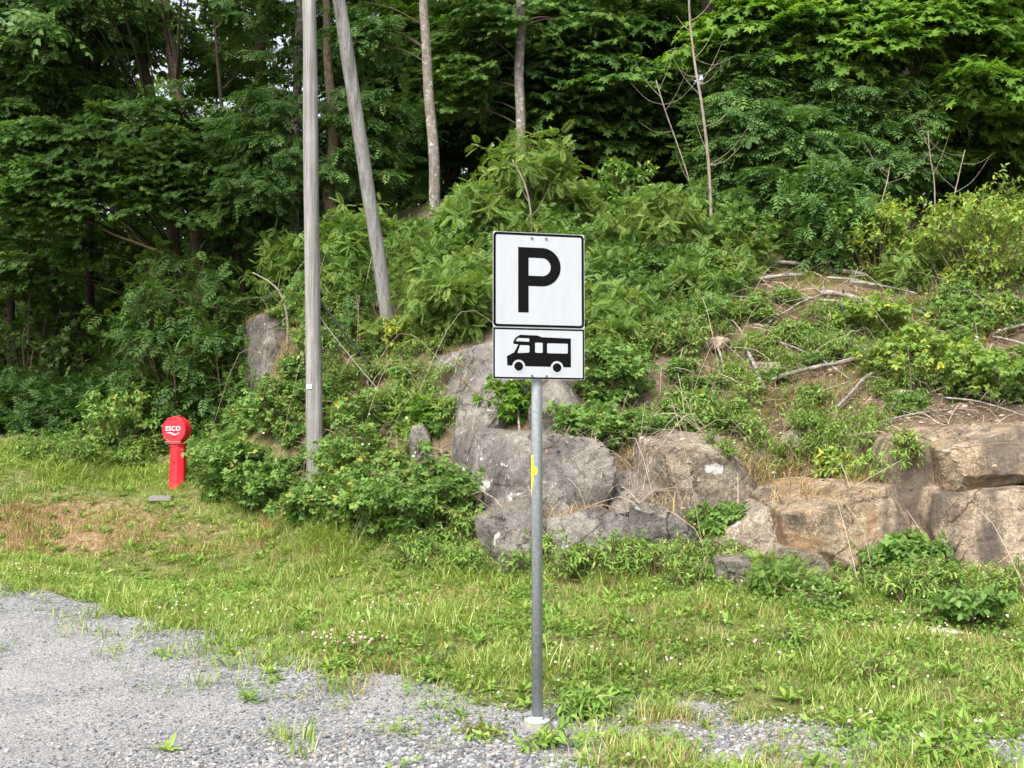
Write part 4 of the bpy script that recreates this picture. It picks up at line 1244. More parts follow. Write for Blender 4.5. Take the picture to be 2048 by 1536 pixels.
# pale blossoms among the brambles
bf = MB()
x, y, z, u, v = on_slope(2500)
k = RNG.random(len(x)) < ell(u, v, [(800, 960, 130, 80, .5), (680, 1030, 60, 40, .9), (1930, 720, 120, 60, .4), (560, 940, 100, 50, .3), (760, 900, 100, 70, .3)])
x, y, z = x[k], y[k], z[k]; n = len(x)
instantiate((ICO1[0] * np.array([1, 1, .5]), ICO1[1]), np.column_stack([x, y - .15, z + RNG.uniform(.2, .5, n)]), np.tile([1., 0, 0], (n, 1)), np.column_stack([RNG.normal(0, .4, n), np.full(n, -.8), np.ones(n)]), RNG.uniform(.012, .022, n), bf, RNG.random(n) * .5)
tag(bf.build('bramble_blossom', G['petal']), 'small white bramble blossom on the bank', 'flowers', kind='stuff')

# ------------------------------------------------------------------ utility poles and stay wires
POLEWOOD = wood_mat('pole_wood', [(.3, (.12, .114, .106)), (.5, (.22, .215, .206)), (.72, (.33, .326, .318))], 12, .35, .6, .9, 70)
WHITE = simple('white_enamel', (.82, .84, .86), .35)
STEEL = simple('dark_steel', (.05, .05, .052), .5, .6)
CABLE = simple('black_cable', (.012, .012, .013), .5)


def pole(name, label, A, B, r0, r1, cat='utility pole'):
    root = empty(name, A); tag(root, label, cat)
    n = 60
    t = np.linspace(0, 1, n)[:, None]
    path = A + (B - A) * t
    V, T = tube(path, np.linspace(r0, r1, n), 28)
    V = V + np.array([mnoise.noise_vector(Vector((p[0] * 5, p[1] * 5, p[2] * .8))) for p in V]) * .012 * np.array([1, 1, 0])
    mb = MB(); mb.add(V, T); mb.build('pole', POLEWOOD, root, A, True)
    return root


A = P(630, 985, 16.0); A[2] = float(hz(A[0], A[1])) - .3
T0 = P(618.5, 0, 16.0); B = A + (T0 - A) * (1.0 / ((T0 - A)[2]) * 11.5)
pr_ = pole('utility_pole', 'straight weathered grey wooden pole with a small white tag', A, B, .124, .088)
tg = P(619, 774, 16.0); dt = (tg[2] - A[2]) / (B[2] - A[2]); ctr = A + (B - A) * dt; rr_ = .124 + (.088 - .124) * dt + .012
mb = MB()
aa = np.linspace(R(232), R(268), 6)
Vv = [ctr + np.array([math.cos(q) * (rr_ + o), math.sin(q) * (rr_ + o), zz]) for o in (0.0, .004) for zz in (-.032, .032) for q in aa]
Tt = []
for base_ in (0, 12):
    for i in range(5):
        Tt += [(base_ + i, base_ + i + 1, base_ + i + 7), (base_ + i, base_ + i + 7, base_ + i + 6)]
for i in range(5):
    Tt += [(i, i + 12, i + 1), (i + 1, i + 12, i + 13), (6 + i, 7 + i, 18 + i), (7 + i, 19 + i, 18 + i)]
for i in (0, 5):
    Tt += [(i, i + 6, i + 12), (i + 6, i + 18, i + 12)]
mb.add(np.array(Vv), np.array(Tt)); mb.build('number_tag', WHITE, pr_, A)

A2 = P(788, 672, 17.5); A2[2] = float(hz(A2[0], A2[1])) - .3
T2 = P(677, -5, 16.65)
B2 = A2 + (T2 - A2) * 1.45
pole('leaning_pole', 'leaning grey wooden strut pole propped against the straight pole', A2, B2, .113, .096)


def wire(name, label, a, b, r, mat, cat='stay wire', sag=.03):
    p = np.array([a + (b - a) * t - np.array([0, 0, sag * 4 * t * (1 - t)]) for t in np.linspace(0, 1, 20)])
    V, T = tube(p, r, 7); mb = MB(); mb.add(V, T)
    tag(mb.build(name, mat, None, a, True), label, cat)


qa = P(640, 600, 16.05); qb = gp(775, 795); qb[2] -= .05
wire('stay_wire', 'black cable guard running from the utility pole down to the bank', qa, qa + (P(740, 728, 16.1) - qa), .017, CABLE)
qa = P(636, 630, 16.08)
wire('stay_wire', 'thin grey stay wire below the black cable guard', qa, qb, .008, simple('galvanised_wire', (.3, .29, .27), .5, .5))

# ------------------------------------------------------------------ parking sign
def flat(name, loops, mat, parent, y, th=.0012, loc=(0, 0, 0)):
    """polygons (in x, z of the panel) as a thin plate whose face is at y"""
    bm = bmesh.new()
    for lp in loops:
        fv = [bm.verts.new((px_, y, pz_)) for px_, pz_ in lp]
        f = bm.faces.new(fv)
        if f.normal.y > 0: f.normal_flip()
        r_ = bmesh.ops.extrude_face_region(bm, geom=[f])
        vs_ = [g for g in r_['geom'] if isinstance(g, bmesh.types.BMVert)]
        bmesh.ops.translate(bm, vec=(0, th, 0), verts=vs_)
    bmesh.ops.recalc_face_normals(bm, faces=bm.faces)
    bmesh.ops.triangulate(bm, faces=bm.faces)
    me = bpy.data.meshes.new(name); bm.to_mesh(me); bm.free()
    me.materials.append(mat)
    o = bpy.data.objects.new(name, me); COL.objects.link(o); o.parent = parent; o.location = loc
    return o


def rrect(x0, z0, x1, z1, r, n=7):
    out = []
    for cx, cz, a0 in ((x1 - r, z1 - r, 0), (x0 + r, z1 - r, 90), (x0 + r, z0 + r, 180), (x1 - r, z0 + r, 270)):
        out += [(cx + r * math.cos(R(a0 + 90 * k / n)), cz + r * math.sin(R(a0 + 90 * k / n))) for k in range(n + 1)]
    return out


def strip(outer, inner):
    n = len(outer)
    return [[outer[i], outer[(i + 1) % n], inner[(i + 1) % n], inner[i]] for i in range(n)]


def circle(cx, cz, r, n=32):
    return [(cx + r * math.cos(2 * math.pi * k / n), cz + r * math.sin(2 * math.pi * k / n)) for k in range(n)]


m, nt, b, out = new_mat('sign_white')
c = mixc(nt, .35, (.325, .345, .365), ramp(nt, [(.3, (.25, .265, .28)), (.5, (.315, .33, .345)), (.7, (.35, .365, .38))], noise_tex(nt, coords(nt, (14, 1, 3)), 1, 7, .7)))
nt.links.new(c, b.inputs['Base Color']); setin(b, Roughness=.38, Specular_IOR_Level=.4); SIGNW = m
SIGNB = simple('sign_black', (.003, .003, .0035), .6, 0, .06)
ALU = simple('aluminium', (.6, .61, .62), .45, .7)
m, nt, b, out = new_mat('galvanised_steel')
n1 = noise_tex(nt, coords(nt, (30, 30, .9)), 1, 6, .6); n2 = noise_tex(nt, coords(nt, (45, 45, 45)), 1, 4, .6)
c = mixc(nt, .6, ramp(nt, [(.3, (.2, .225, .24)), (.5, (.3, .33, .35)), (.7, (.44, .47, .49))], n1), ramp(nt, [(.35, (.24, .26, .275)), (.65, (.4, .43, .45))], n2))
nt.links.new(c, b.inputs['Base Color']); setin(b, Roughness=.48, Metallic=.35, Specular_IOR_Level=.5); GALV = m
bump(nt, b, n2, .15, .003)
CONC = None
m, nt, b, out = new_mat('concrete')
n1 = noise_tex(nt, coords(nt), 30, 6, .7)
c = ramp(nt, [(.3, (.15, .142, .128)), (.7, (.23, .22, .2))], n1)
nt.links.new(c, b.inputs['Base Color']); setin(b, Roughness=.9); bump(nt, b, n1, .4, .005); CONC = m
YEL = simple('yellow_paint', (.85, .62, .01), .5)

base = P(1074.5, 1444, 7.0); gz = float(hz(base[0], base[1]))
sign = empty('parking_sign', (base[0], base[1], gz)); tag(sign, 'white parking sign with a motorhome plate on a galvanised steel pole', 'road sign')
SX = .6 / 186.5                     # metres per photo pixel along the panel
zt = P(1078, 470, 7.0)[2] - gz      # top of the panel above the ground
zb = P(1075, 1440, 7.0)[2] - gz     # top of the flange
YAW = R(13)
PR = .0345
# concrete foot: a cone cut by eight flats gives the scalloped lower edge
mb = MB(); ns, nz_ = 96, 10
zz = np.linspace(-.06, zb - .010, nz_)
Vv = []
for z_ in zz:
    rc = .084 + (zb - .010 - z_) * .55
    for k in range(ns):
        a = 2 * math.pi * k / ns + .13
        ro = .1 / math.cos(((a % (math.pi / 4)) - math.pi / 8))
        Vv.append((min(rc, ro) * math.cos(a), min(rc, ro) * math.sin(a), z_))
Vv.append((0, 0, zz[-1]))
Tt = []
for i in range(nz_ - 1):
    for k in range(ns):
        a0, a1 = i * ns + k, i * ns + (k + 1) % ns
        Tt += [(a0, a1, a1 + ns), (a0, a1 + ns, a0 + ns)]
for k in range(ns): Tt.append(((nz_ - 1) * ns + k, (nz_ - 1) * ns + (k + 1) % ns, len(Vv) - 1))
mb.add(np.array(Vv), np.array(Tt)); mb.build('concrete_foot', CONC, sign)
mb = MB(); V, T = tube([(0, 0, zb - .008), (0, 0, zb + .001), (0, 0, zb + .003)], [.08, .08, .077], 48); mb.add(V, T)
V, T = tube([(0, 0, zb + .001), (0, 0, zb + .02), (0, 0, zb + .024)], [PR + .006, PR + .004, PR + .0005], 40); mb.add(V, T)
fo = mb.build('base_flange', simple('flange_zinc', (.42, .45, .46), .45, .25), sign)
for k in range(4):
    a = R(45 + 90 * k); mb = MB(); V, T = tube([(.062 * math.cos(a), .062 * math.sin(a), zb + .002), (.062 * math.cos(a), .062 * math.sin(a), zb + .010)], .008, 6); mb.add(V, T); mb.build('bolt', ALU, fo)
# pole
pt = tube([(0, 0, zb + .002), (0, 0, zt - .09), (0, 0, zt - .075)], [PR, PR, PR - .004], 40); mb = MB(); mb.add(*pt)
pole_o = mb.build('pole', GALV, sign, (0, 0, 0), True)
# yellow paint sprayed on the pole
def on_pole(a, z_, o=.0008): return ((PR + o) * math.cos(a), (PR + o) * math.sin(a), z_)
zy = lambda v_: P(1074, v_, 7.0)[2] - gz
mb = MB()
def patch(poly_f, z0, z1, n=26):
    Vv, Tt = [], []
    for i in range(n + 1):
        z_ = z0 + (z1 - z0) * i / n
        a0, a1 = poly_f(i / n)
        for k in range(9): Vv.append(on_pole(a0 + (a1 - a0) * k / 8, z_))
    for i in range(n):
        for k in range(8):
            q = i * 9 + k; Tt += [(q, q + 1, q + 10), (q, q + 10, q + 9)]
    mb.add(np.array(Vv), np.array(Tt))
AL = R(188)
patch(lambda t: (AL, R(188 + 27 + 14 * math.sin(t * 2.4 + .4) + 5 * math.sin(t * 11)) if .45 < t < .97 else R(188 + 14 + 34 * max(0, min(1, t / .45)) ** 1.5)), zy(992), zy(910), 40)
cz = zy(941)
def blob_f(t):
    q = math.sqrt(max(0, 1 - (2 * t - 1) ** 2)); return (R(226 - 12 * q), R(236 + 40 * q))
patch(blob_f, cz - .027, cz + .027)
mb.build('paint_mark', YEL, pole_o)

pan = empty('tmp', (0, 0, 0)); bpy.data.objects.remove(pan)
TH = .003
FY = -PR - .028


def panel(name, z0, h, rb, bw_, inset):
    o = flat(name, [rrect(-.3, -h, .3, 0, .006, 3)], SIGNW, sign, FY, TH)
    o.location = (0, 0, z0); o.rotation_euler = (0, 0, YAW)
    out_ = rrect(-.3 + inset, -h + inset, .3 - inset, -inset, rb); inn = rrect(-.3 + inset + bw_, -h + inset + bw_, .3 - inset - bw_, -inset - bw_, max(.004, rb - bw_ * .8))
    flat('border', strip(out_, inn), SIGNB, o, FY - .0009, .0006)
    return o


HP, HL = .606, .326
p1 = panel('sign_panel', zt, HP, .024, .0155, .003)
p2 = panel('motorhome_plate', zt - HP - .002, HL, .006, .0105, .0025)
# letter P
L0, Tp, Bt, sw = -.1367, -.0945, -.511, .068
ro, ri, cx, cz = .1235, .0575, .019, -.0945 - .1235
segs = []
segs.append([(L0, Bt), (L0 + sw, Bt), (L0 + sw, Tp), (L0, Tp)])
segs.append([(L0 + sw, Tp - (ro - ri)), (cx, Tp - (ro - ri)), (cx, Tp), (L0 + sw, Tp)])
segs.append([(L0 + sw, cz - ro), (cx, cz - ro), (cx, cz - ri), (L0 + sw, cz - ri)])
N_ = 40
for k in range(N_):
    a0, a1 = R(-90 + 180 * k / N_), R(-90 + 180 * (k + 1) / N_)
    segs.append([(cx + ri * math.cos(a0), cz + ri * math.sin(a0)), (cx + ro * math.cos(a0), cz + ro * math.sin(a0)), (cx + ro * math.cos(a1), cz + ro * math.sin(a1)), (cx + ri * math.cos(a1), cz + ri * math.sin(a1))])
flat('letter', segs, SIGNB, p1, FY - .0009, .0006)
# motorhome
kx, kz = .000727, .000712
def q(px_, py_): return ((px_ - 575) * kx, -(py_ - 985) * kz)
body = [(290, 1322), (286, 1245), (292, 1238), (352, 1205), (388, 1136), (344, 1130), (344, 1112), (352, 1095), (366, 1072), (404, 1049), (555, 1051), (600, 1066), (862, 1072), (862, 1331), (420, 1327)]
mh = flat('motorhome_symbol', [[q(*p) for p in body]], SIGNB, p2, FY - .0009, .0006)
flat('window', [[q(*p) for p in w_] for w_ in ([(384, 1078), (480, 1080), (486, 1086), (486, 1104), (480, 1109), (368, 1107), (368, 1100)], [(404, 1141), (480, 1142), (487, 1148), (487, 1196), (480, 1206), (384, 1212), (382, 1206)])], SIGNW, mh, FY - .0019, .0008)
flat('window', [rrect(*q(538, 1206), *q(606, 1116), .007)], SIGNW, mh, FY - .0019, .0008)
flat('window', [rrect(*q(646, 1208), *q(833, 1120), .007)], SIGNW, mh, FY - .0019, .0008)
for cxp, czp in ((391, 1329), (735, 1336)):
    c_ = q(cxp, czp)
    flat('wheel_arch', [circle(c_[0], c_[1], .0415)], SIGNW, mh, FY - .0021, .0008)
    flat('wheel', [circle(c_[0], c_[1], .0283)], SIGNB, mh, FY - .0029, .0006)
BOLT = simple('bolt_grey', (.1, .105, .11), .5, .2)
for (par, z_) in ((p1, -.036), (p2, -HL + .020)):
    for x_ in (-.047, .047):
        flat('bolt', [circle(x_, z_, .0085, 12)], BOLT, par, FY - .0045, .004)
# clamps behind the panels
for z_ in (zt - .036, zt - HP - HL + .02):
    mb = MB()
    for s in (-1, 1):
        V, T = tube([(s * .06, FY + TH, z_), (s * .045, -.012, z_), (s * .036, .02, z_)], .008, 6); mb.add(V, T)
    V, T = tube([(PR * 1.12 * math.cos(a), PR * 1.12 * math.sin(a), z_) for a in np.linspace(R(10), R(170), 14)], .007, 6); mb.add(V, T)
    c_ = mb.build('clamp', GALV, sign); c_.rotation_euler = (0, 0, YAW)

# ------------------------------------------------------------------ red hydrant cabinet
RED = None
m, nt, b, out = new_mat('red_gelcoat')
n1 = noise_tex(nt, coords(nt, (6, 6, 3)), 1, 5, .6)
n2 = noise_tex(nt, coords(nt, (40, 40, 12)), 1, 6, .7)
c = ramp(nt, [(.35, (.5, .008, .018)), (.7, (.7, .02, .034))], n1)
c = mixc(nt, ramp(nt, [(.6, (0, 0, 0)), (.72, (.55, .55, .55))], n2), c, (.34, .05, .05))
nt.links.new(c, b.inputs['Base Color']); setin(b, Roughness=.42, Specular_IOR_Level=.4); RED = m
hp = P(355, 985, 17.0); hp[2] = float(hz(hp[0], hp[1])) + .0
K = 17.0 / F
hyd = empty('hydrant_cabinet', hp, R(-14)); tag(hyd, 'red hydrant cabinet with a round head and white lettering by the bushes', 'hydrant')
zof = lambda v_: P(355, v_, 17.0)[2] - hp[2]
HR = 27 * K * .97; hc = zof(860); zcut = zof(887)
def prof(r):
    ac = math.asin(max(-1, min(1, (zcut - hc) / r)))
    pts = [(r * math.cos(a), hc + r * math.sin(a)) for a in np.linspace(ac, math.pi - ac, 44)]
    return pts
mb = MB()
rings = [(-.139, HR * .90), (-.147, HR * .95), (-.139, HR), (.03, HR), (.05, HR * .95), (.055, HR * .6)]
Vv, Tt = [], []
for y_, r_ in rings:
    ps = [(px_ * r_ / HR, hc + (pz_ - hc) * r_ / HR if pz_ > zcut + 1e-4 else pz_) for px_, pz_ in prof(HR)]
    ps = [(px_, max(pz_, zcut)) for px_, pz_ in ps]
    Vv += [(px_, y_, pz_) for px_, pz_ in ps]
n = 44
for i in range(len(rings) - 1):
    for k in range(n):
        a0, a1 = i * n + k, i * n + (k + 1) % n
        Tt += [(a0, a1 + n, a1), (a0, a0 + n, a1 + n)]
for i, base_ in ((0, 0), (1, (len(rings) - 1) * n)):
    Vv.append((0, rings[0][0] if i == 0 else rings[-1][0], hc)); c_ = len(Vv) - 1
    for k in range(n): Tt.append((c_, base_ + k, base_ + (k + 1) % n))
mb.add(np.array(Vv), np.array(Tt))
head_o = mb.build('head', RED, hyd)
bmx = bmesh.new(); bmx.from_mesh(head_o.data); bmesh.ops.recalc_face_normals(bmx, faces=bmx.faces); bmx.to_mesh(head_o.data); bmx.free()
# lid knob, sill strip
mb = MB(); V, T = tube([(0, 0, hc + HR * .97), (0, 0, hc + HR * 1.09), (0, 0, hc + HR * 1.12)], [.03, .022, .012], 12); mb.add(V, T); mb.build('knob', RED, hyd, (0, 0, 0), True)
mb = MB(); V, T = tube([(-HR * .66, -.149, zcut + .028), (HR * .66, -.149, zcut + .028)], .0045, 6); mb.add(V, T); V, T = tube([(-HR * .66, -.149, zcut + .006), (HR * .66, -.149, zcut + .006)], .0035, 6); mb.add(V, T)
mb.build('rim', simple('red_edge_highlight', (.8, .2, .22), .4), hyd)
# stem: octagonal, widening a little towards the foot
mb = MB(); Vv, Tt = [], []
lv = [(zcut + .004, .132, .10), (zcut - .045, .116, .10), (zcut - .06, .112, .10), (zof(930), .117, .105), (-.12, .132, .12)]
for z_, wx, wy in lv:
    for k in range(8):
        a = R(22.5 + 45 * k); Vv.append((wx * math.cos(a) / math.cos(R(22.5)), wy * math.sin(a) / math.cos(R(22.5)), z_))
for i in range(len(lv) - 1):
    for k in range(8):
        a0, a1 = i * 8 + k, i * 8 + (k + 1) % 8
        Tt += [(a0, a0 + 8, a1 + 8), (a0, a1 + 8, a1)]
mb.add(np.array(Vv), np.array(Tt)); stem_o = mb.build('stem', RED, hyd)
mb = MB(); V, T = tube([(-.012, -.108, zof(924)), (-.012, -.125, zof(924))], .012, 10); mb.add(V, T); mb.build('lock', CABLE, stem_o)
for k in range(10):
    a = R(36 * k + 8); bx, bz = HR * .86 * math.cos(a), hc + HR * .86 * math.sin(a)
    if bz < zcut + .03: continue
    mb = MB(); V, T = tube([(bx, -.146, bz), (bx, -.152, bz)], .006, 6); mb.add(V, T); mb.build('bolt', RED, head_o)
# lettering and wave emblem
cu = bpy.data.curves.new('lettering', 'FONT'); cu.body = 'ESCO'; cu.size = .098; cu.align_x = 'CENTER'; cu.extrude = .001; cu.offset = .0003; cu.space_character = 1.08
to = bpy.data.objects.new('lettering_tmp', cu); COL.objects.link(to)
dg = bpy.context.evaluated_depsgraph_get(); me = bpy.data.meshes.new_from_object(to.evaluated_get(dg)); bpy.data.objects.remove(to)
me.materials.clear(); me.materials.append(WHITE)
le = bpy.data.objects.new('lettering', me); COL.objects.link(le); le.parent = hyd; le.location = (-.008, -.149, hc - .012); le.rotation_euler = (R(90), 0, 0)
wv = []
up, lo = [], []
for k in range(25):
    t = k / 24; x_ = -.118 + .225 * t
    mid = hc - .052 + .020 * math.sin(t * 2 * math.pi + .5) * 1.0 - .004 + .018 * (t - .5); th_ = .015 * math.sin(math.pi * t) + .0008
    up.append((x_, mid + th_ * .5)); lo.append((x_, mid - th_ * .5))
flat('wave_emblem', [[up[i], up[i + 1], lo[i + 1], lo[i]] for i in range(24)], WHITE, hyd, -.1495, .0012)
# concrete cover slab in front of it
sp = gp(335, 987)
bm = bmesh.new(); bmesh.ops.create_cube(bm, size=1); bmesh.ops.scale(bm, vec=(.34, .3, .08), verts=bm.verts); bmesh.ops.bevel(bm, geom=bm.edges[:], offset=.012, segments=2, affect='EDGES')
me = bpy.data.meshes.new('concrete_slab'); bm.to_mesh(me); bm.free(); me.materials.append(CONC)
sl = bpy.data.objects.new('concrete_slab', me); COL.objects.link(sl); sl.location = (sp[0], sp[1] - .25, float(hz(sp[0], sp[1] - .25)) + .02); sl.rotation_euler = (0, 0, .06)
tag(sl, 'low pale concrete slab in the grass before the red hydrant cabinet', 'slab')
# ------------------------------------------------------------------ shrubs and saplings one can tell apart
shrub('rowan_sapling', 'tall bright rowan sapling standing right behind the parking sign', (1065, 470), 2.0, 2.2, 'rowan', 'rowan', 14, 5, 9, 1, 1.25)
shrub('rowan_sapling', 'rowan sapling with long feathery leaves left above the parking sign', (945, 500), 1.25, 1.3, 'rowan', 'rowan', 11, 4, 9, 2, 1.2)
shrub('rowan_sapling', 'wide rowan bush to the right of the parking sign, on top of the bank', (1330, 530), 1.5, 2.2, 'rowan', 'rowan', 15, 6, 9, 3, .9)
shrub('rowan_sapling', 'rowan bush growing in front of the foot of the leaning pole', (925, 668), 1.25, 1.6, 'rowan', 'rowan', 14, 5, 9, 4, 1.0)
shrub('rowan_sapling', 'low feathery rowan bush between the leaning pole and the sign plate', (945, 640), 1.0, 1.2, 'rowan', 'rowan', 9, 4, 9, 5, 1.1)
shrub('leafy_sapling', 'drooping sapling with simple leaves before the dark gap right of the sign', (1245, 455), 1.55, 1.0, 'ovate', 'bramble', 7, 5, 12, 6, 1.5)
shrub('ash_bush', 'big dark ash bush hanging over the rock edge behind the red cabinet', (365, 868), 3.3, 3.0, 'pin', 'dark', 20, 6, 8, 7, 1.15, base_leaf=.1, tint=.25)  # this and the next bush have shade painted into their leaf colour
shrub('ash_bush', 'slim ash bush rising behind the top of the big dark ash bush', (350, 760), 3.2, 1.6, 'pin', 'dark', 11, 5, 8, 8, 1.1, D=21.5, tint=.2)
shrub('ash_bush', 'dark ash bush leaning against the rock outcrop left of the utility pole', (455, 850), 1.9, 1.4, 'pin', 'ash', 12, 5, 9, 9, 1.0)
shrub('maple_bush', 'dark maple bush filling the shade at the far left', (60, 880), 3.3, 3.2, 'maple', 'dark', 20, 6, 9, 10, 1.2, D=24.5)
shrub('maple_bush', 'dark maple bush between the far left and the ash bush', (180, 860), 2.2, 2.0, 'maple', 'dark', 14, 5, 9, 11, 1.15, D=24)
shrub('hazel_bush', 'lighter green leafy bush low in front of the dark wood, left of the red cabinet', (245, 900), 1.25, 1.9, 'ovate', 'bramble', 14, 5, 12, 12, 1.15, tint=.1)
shrub('hazel_bush', 'tall thin leafy stems behind the red cabinet', (300, 890), 1.9, 1.0, 'ovate', 'bramble', 8, 5, 10, 13, 1.1)
shrub('bramble_bush', 'bramble bush crowding the right side of the red cabinet', (450, 985), .8, 1.2, 'tri', 'bramble', 14, 5, 10, 14)
shrub('bramble_bush', 'large bramble bush in front of the foot of the utility pole', (800, 1062), .75, 1.25, 'tri', 'bramble', 20, 6, 12, 15, .85, tint=.08)
shrub('bramble_bush', 'dark bramble bush against the left side of the big boulder', (850, 1085), 1.15, 1.3, 'tri', 'bramble', 16, 5, 11, 16, tint=-.1)
shrub('bramble_bush', 'bramble bush between the red cabinet and the utility pole', (530, 1005), .6, 1.1, 'tri', 'bramble', 14, 5, 10, 17)
shrub('bramble_bush', 'bramble bush spilling over the big boulder right of the sign pole', (1195, 895), .6, 1.3, 'tri', 'bramble', 12, 5, 10, 18)
shrub('bramble_bush', 'dark bramble bush right beside the motorhome plate', (1215, 805), .9, 1.1, 'tri', 'bramble', 13, 5, 10, 19)
shrub('bramble_bush', 'bright green bush to the right of the lower edge of the P panel', (1205, 720), .8, .9, 'rowan', 'rowan', 10, 5, 9, 20)
shrub('bramble_bush', 'yellow tinged bramble bush spreading right of the bleached log', (1850, 785), .9, 1.5, 'tri', 'yellow', 16, 5, 11, 21)
shrub('bramble_bush', 'bramble bush under the long thick log, with yellowing leaves', (1740, 680), .75, 1.3, 'tri', 'yellow', 11, 4, 10, 22)
shrub('bramble_bush', 'bramble bush at the right edge below the forked wood', (2000, 800), .7, 1.1, 'tri', 'yellow', 11, 4, 10, 23, tint=-.15)
shrub('bramble_bush', 'bramble bush sprawling at the foot of the rock column', (1805, 1150), .38, .9, 'tri', 'bramble', 14, 4, 10, 24)
shrub('bramble_bush', 'bramble patch left of the speckled tan block', (1450, 1085), .4, .7, 'tri', 'bramble', 11, 4, 10, 25)
shrub('fern_like_weed', 'yellow green feathery weed below the left end of the tan block', (1545, 1190), .38, .4, 'rowan', 'yellow', 7, 3, 8, 26, .5, cat='plant', tint=-.25)
shrub('round_leaved_bush', 'bluish green round leaved bush in the grass before the right wall', (1945, 1255), .36, .75, 'round', 'bramble', 11, 4, 10, 27, .8, tint=-.15)
shrub('yellow_bush', 'small yellow green plant on the soil shelf above the tan block', (1675, 965), .38, .5, 'ovate', 'yellow', 8, 3, 9, 28, .9, cat='plant', tint=.2)
shrub('maple_seedling', 'bright green maple seedling on the rock just left below the plate', (1012, 835), .55, .75, 'maple', 'maple_bright', 9, 3, 8, 29, 1.0, cat='seedling')
shrub('maple_seedling', 'yellow green maple seedling among the weeds left of the grey slab', (835, 865), .5, .6, 'maple', 'maple_bright', 7, 3, 7, 30, .9, cat='seedling')
shrub('ash_bush', 'bluish ash bush in the middle of the wood edge right of the dead sapling', (1640, 540), 1.9, 1.7, 'pin', 'ash', 14, 5, 9, 31)
shrub('ash_bush', 'fresh green leafy bush close right of the dead sapling', (1480, 535), 1.25, 1.4, 'maple', 'bramble', 12, 5, 9, 32, .8)
shrub('rose_bush', 'yellow green small leaved rose bush at the right on top of the bank', (1755, 560), 1.45, 1.9, 'ovate', 'yellow', 18, 6, 14, 33, 1.0, tint=.05)
shrub('rose_bush', 'tall yellow green bush at the right edge on top of the bank', (1960, 590), 1.8, 2.2, 'ovate', 'yellow', 20, 6, 14, 34, 1.0, tint=.08)
shrub('rose_bush', 'pale green bush behind the tall yellow green bush at the right edge', (2010, 500), 1.3, 1.4, 'ovate', 'rowan', 14, 5, 12, 35, 1.0)
shrub('rowan_sapling', 'yellowish rowan growing around the utility pole at mid height', (690, 560), 1.3, 1.3, 'rowan', 'yellow', 11, 4, 9, 36, 1.0, tint=-.3)
shrub('rowan_sapling', 'yellow green sapling left of the utility pole above the rock outcrop', (570, 640), 1.7, 1.2, 'rowan', 'yellow', 11, 5, 9, 37, 1.0, tint=-.25)
shrub('leafy_sapling', 'green leafy sapling close left of the utility pole at the wood edge', (585, 560), 2.3, 1.4, 'maple', 'bramble', 12, 5, 9, 38, .75)
shrub('rowan_sapling', 'low rowan growth right of the foot of the leaning pole', (740, 520), 1.0, 1.3, 'rowan', 'rowan', 10, 4, 9, 39, 1.0)
shrub('yellow_weed', 'yellow flowering weed low on the bank right of the straw grass', (800, 690), .45, .6, 'ovate', 'yellow', 8, 3, 8, 40, .7, cat='plant', tint=.35)
shrub('weed_plant', 'large leaved dock plant in the bottom right corner', (1905, 1530), .22, .35, 'lance', 'weed', 6, 2, 7, 41, .9, cat='plant', tint=.1)
shrub('weed_plant', 'bright broad leaved weed in the gravel right of the sign foot', (1180, 1440), .16, .35, 'lance', 'weed', 9, 2, 7, 42, .9, cat='plant', tint=.05)
shrub('weed_plant', 'small rosette growing alone in the gravel left of the sign', (672, 1342), .09, .16, 'lance', 'weed', 6, 1, 6, 43, .9, cat='plant', tint=.1)
shrub('weed_plant', 'bright weed with upright leaves at the bottom edge right of the sign foot', (1100, 1502), .12, .12, 'lance', 'weed', 4, 1, 6, 44, .9, cat='plant', tint=.1)
shrub('weed_plant', 'low yellow green weed in the gravel below the sign foot at left', (960, 1480), .06, .22, 'ovate', 'weed', 7, 2, 7, 45, .45, cat='plant', tint=.2)
shrub('weed_plant', 'leafy weed in the middle of the grass on the right', (1760, 1385), .26, .4, 'lance', 'weed', 7, 3, 8, 46, .6, cat='plant', tint=.15)
shrub('weed_plant', 'leafy upright weed left of the leafy weed on the right', (1590, 1300), .25, .4, 'lance', 'weed', 7, 3, 8, 47, .6, cat='plant', tint=.15)

shrub('bramble_bush', 'low bramble bush just below the foot of the utility pole', (622, 1038), .42, 1.1, 'tri', 'bramble', 12, 5, 10, 50, .9)
shrub('bramble_bush', 'bramble bush with pale blossom between the pole foot and the dark bramble', (708, 1050), .75, 1.1, 'tri', 'bramble', 13, 5, 10, 51, .85, tint=.1)
shrub('bramble_bush', 'bramble bush right behind the foot of the utility pole', (705, 985), .85, 1.1, 'tri', 'bramble', 13, 5, 10, 52, .85, tint=.05)
shrub('bramble_bush', 'straggling bramble on the bank just left of the utility pole', (548, 868), .95, 1.0, 'tri', 'bramble', 9, 5, 9, 53, .9)
shrub('bramble_bush', 'loose bramble on the bank between the utility pole and the grey slab', (735, 895), .75, 1.2, 'tri', 'bramble', 10, 5, 9, 54, .85, tint=.08)
shrub('leafy_sapling', 'low leafy growth around the foot of the slender lichen spotted tree', (830, 458), .55, 1.3, 'ovate', 'bramble', 11, 4, 9, 55, .9, D=20.3)
# orange yellow dying spray among the brambles
shrub('withered_shoot', 'bright orange yellow withered shoot hanging from the yellow brambles', (1826, 765), .55, .16, 'ovate', 'yellow', 3, 3, 8, 48, .75, cat='shoot', tint=.5)


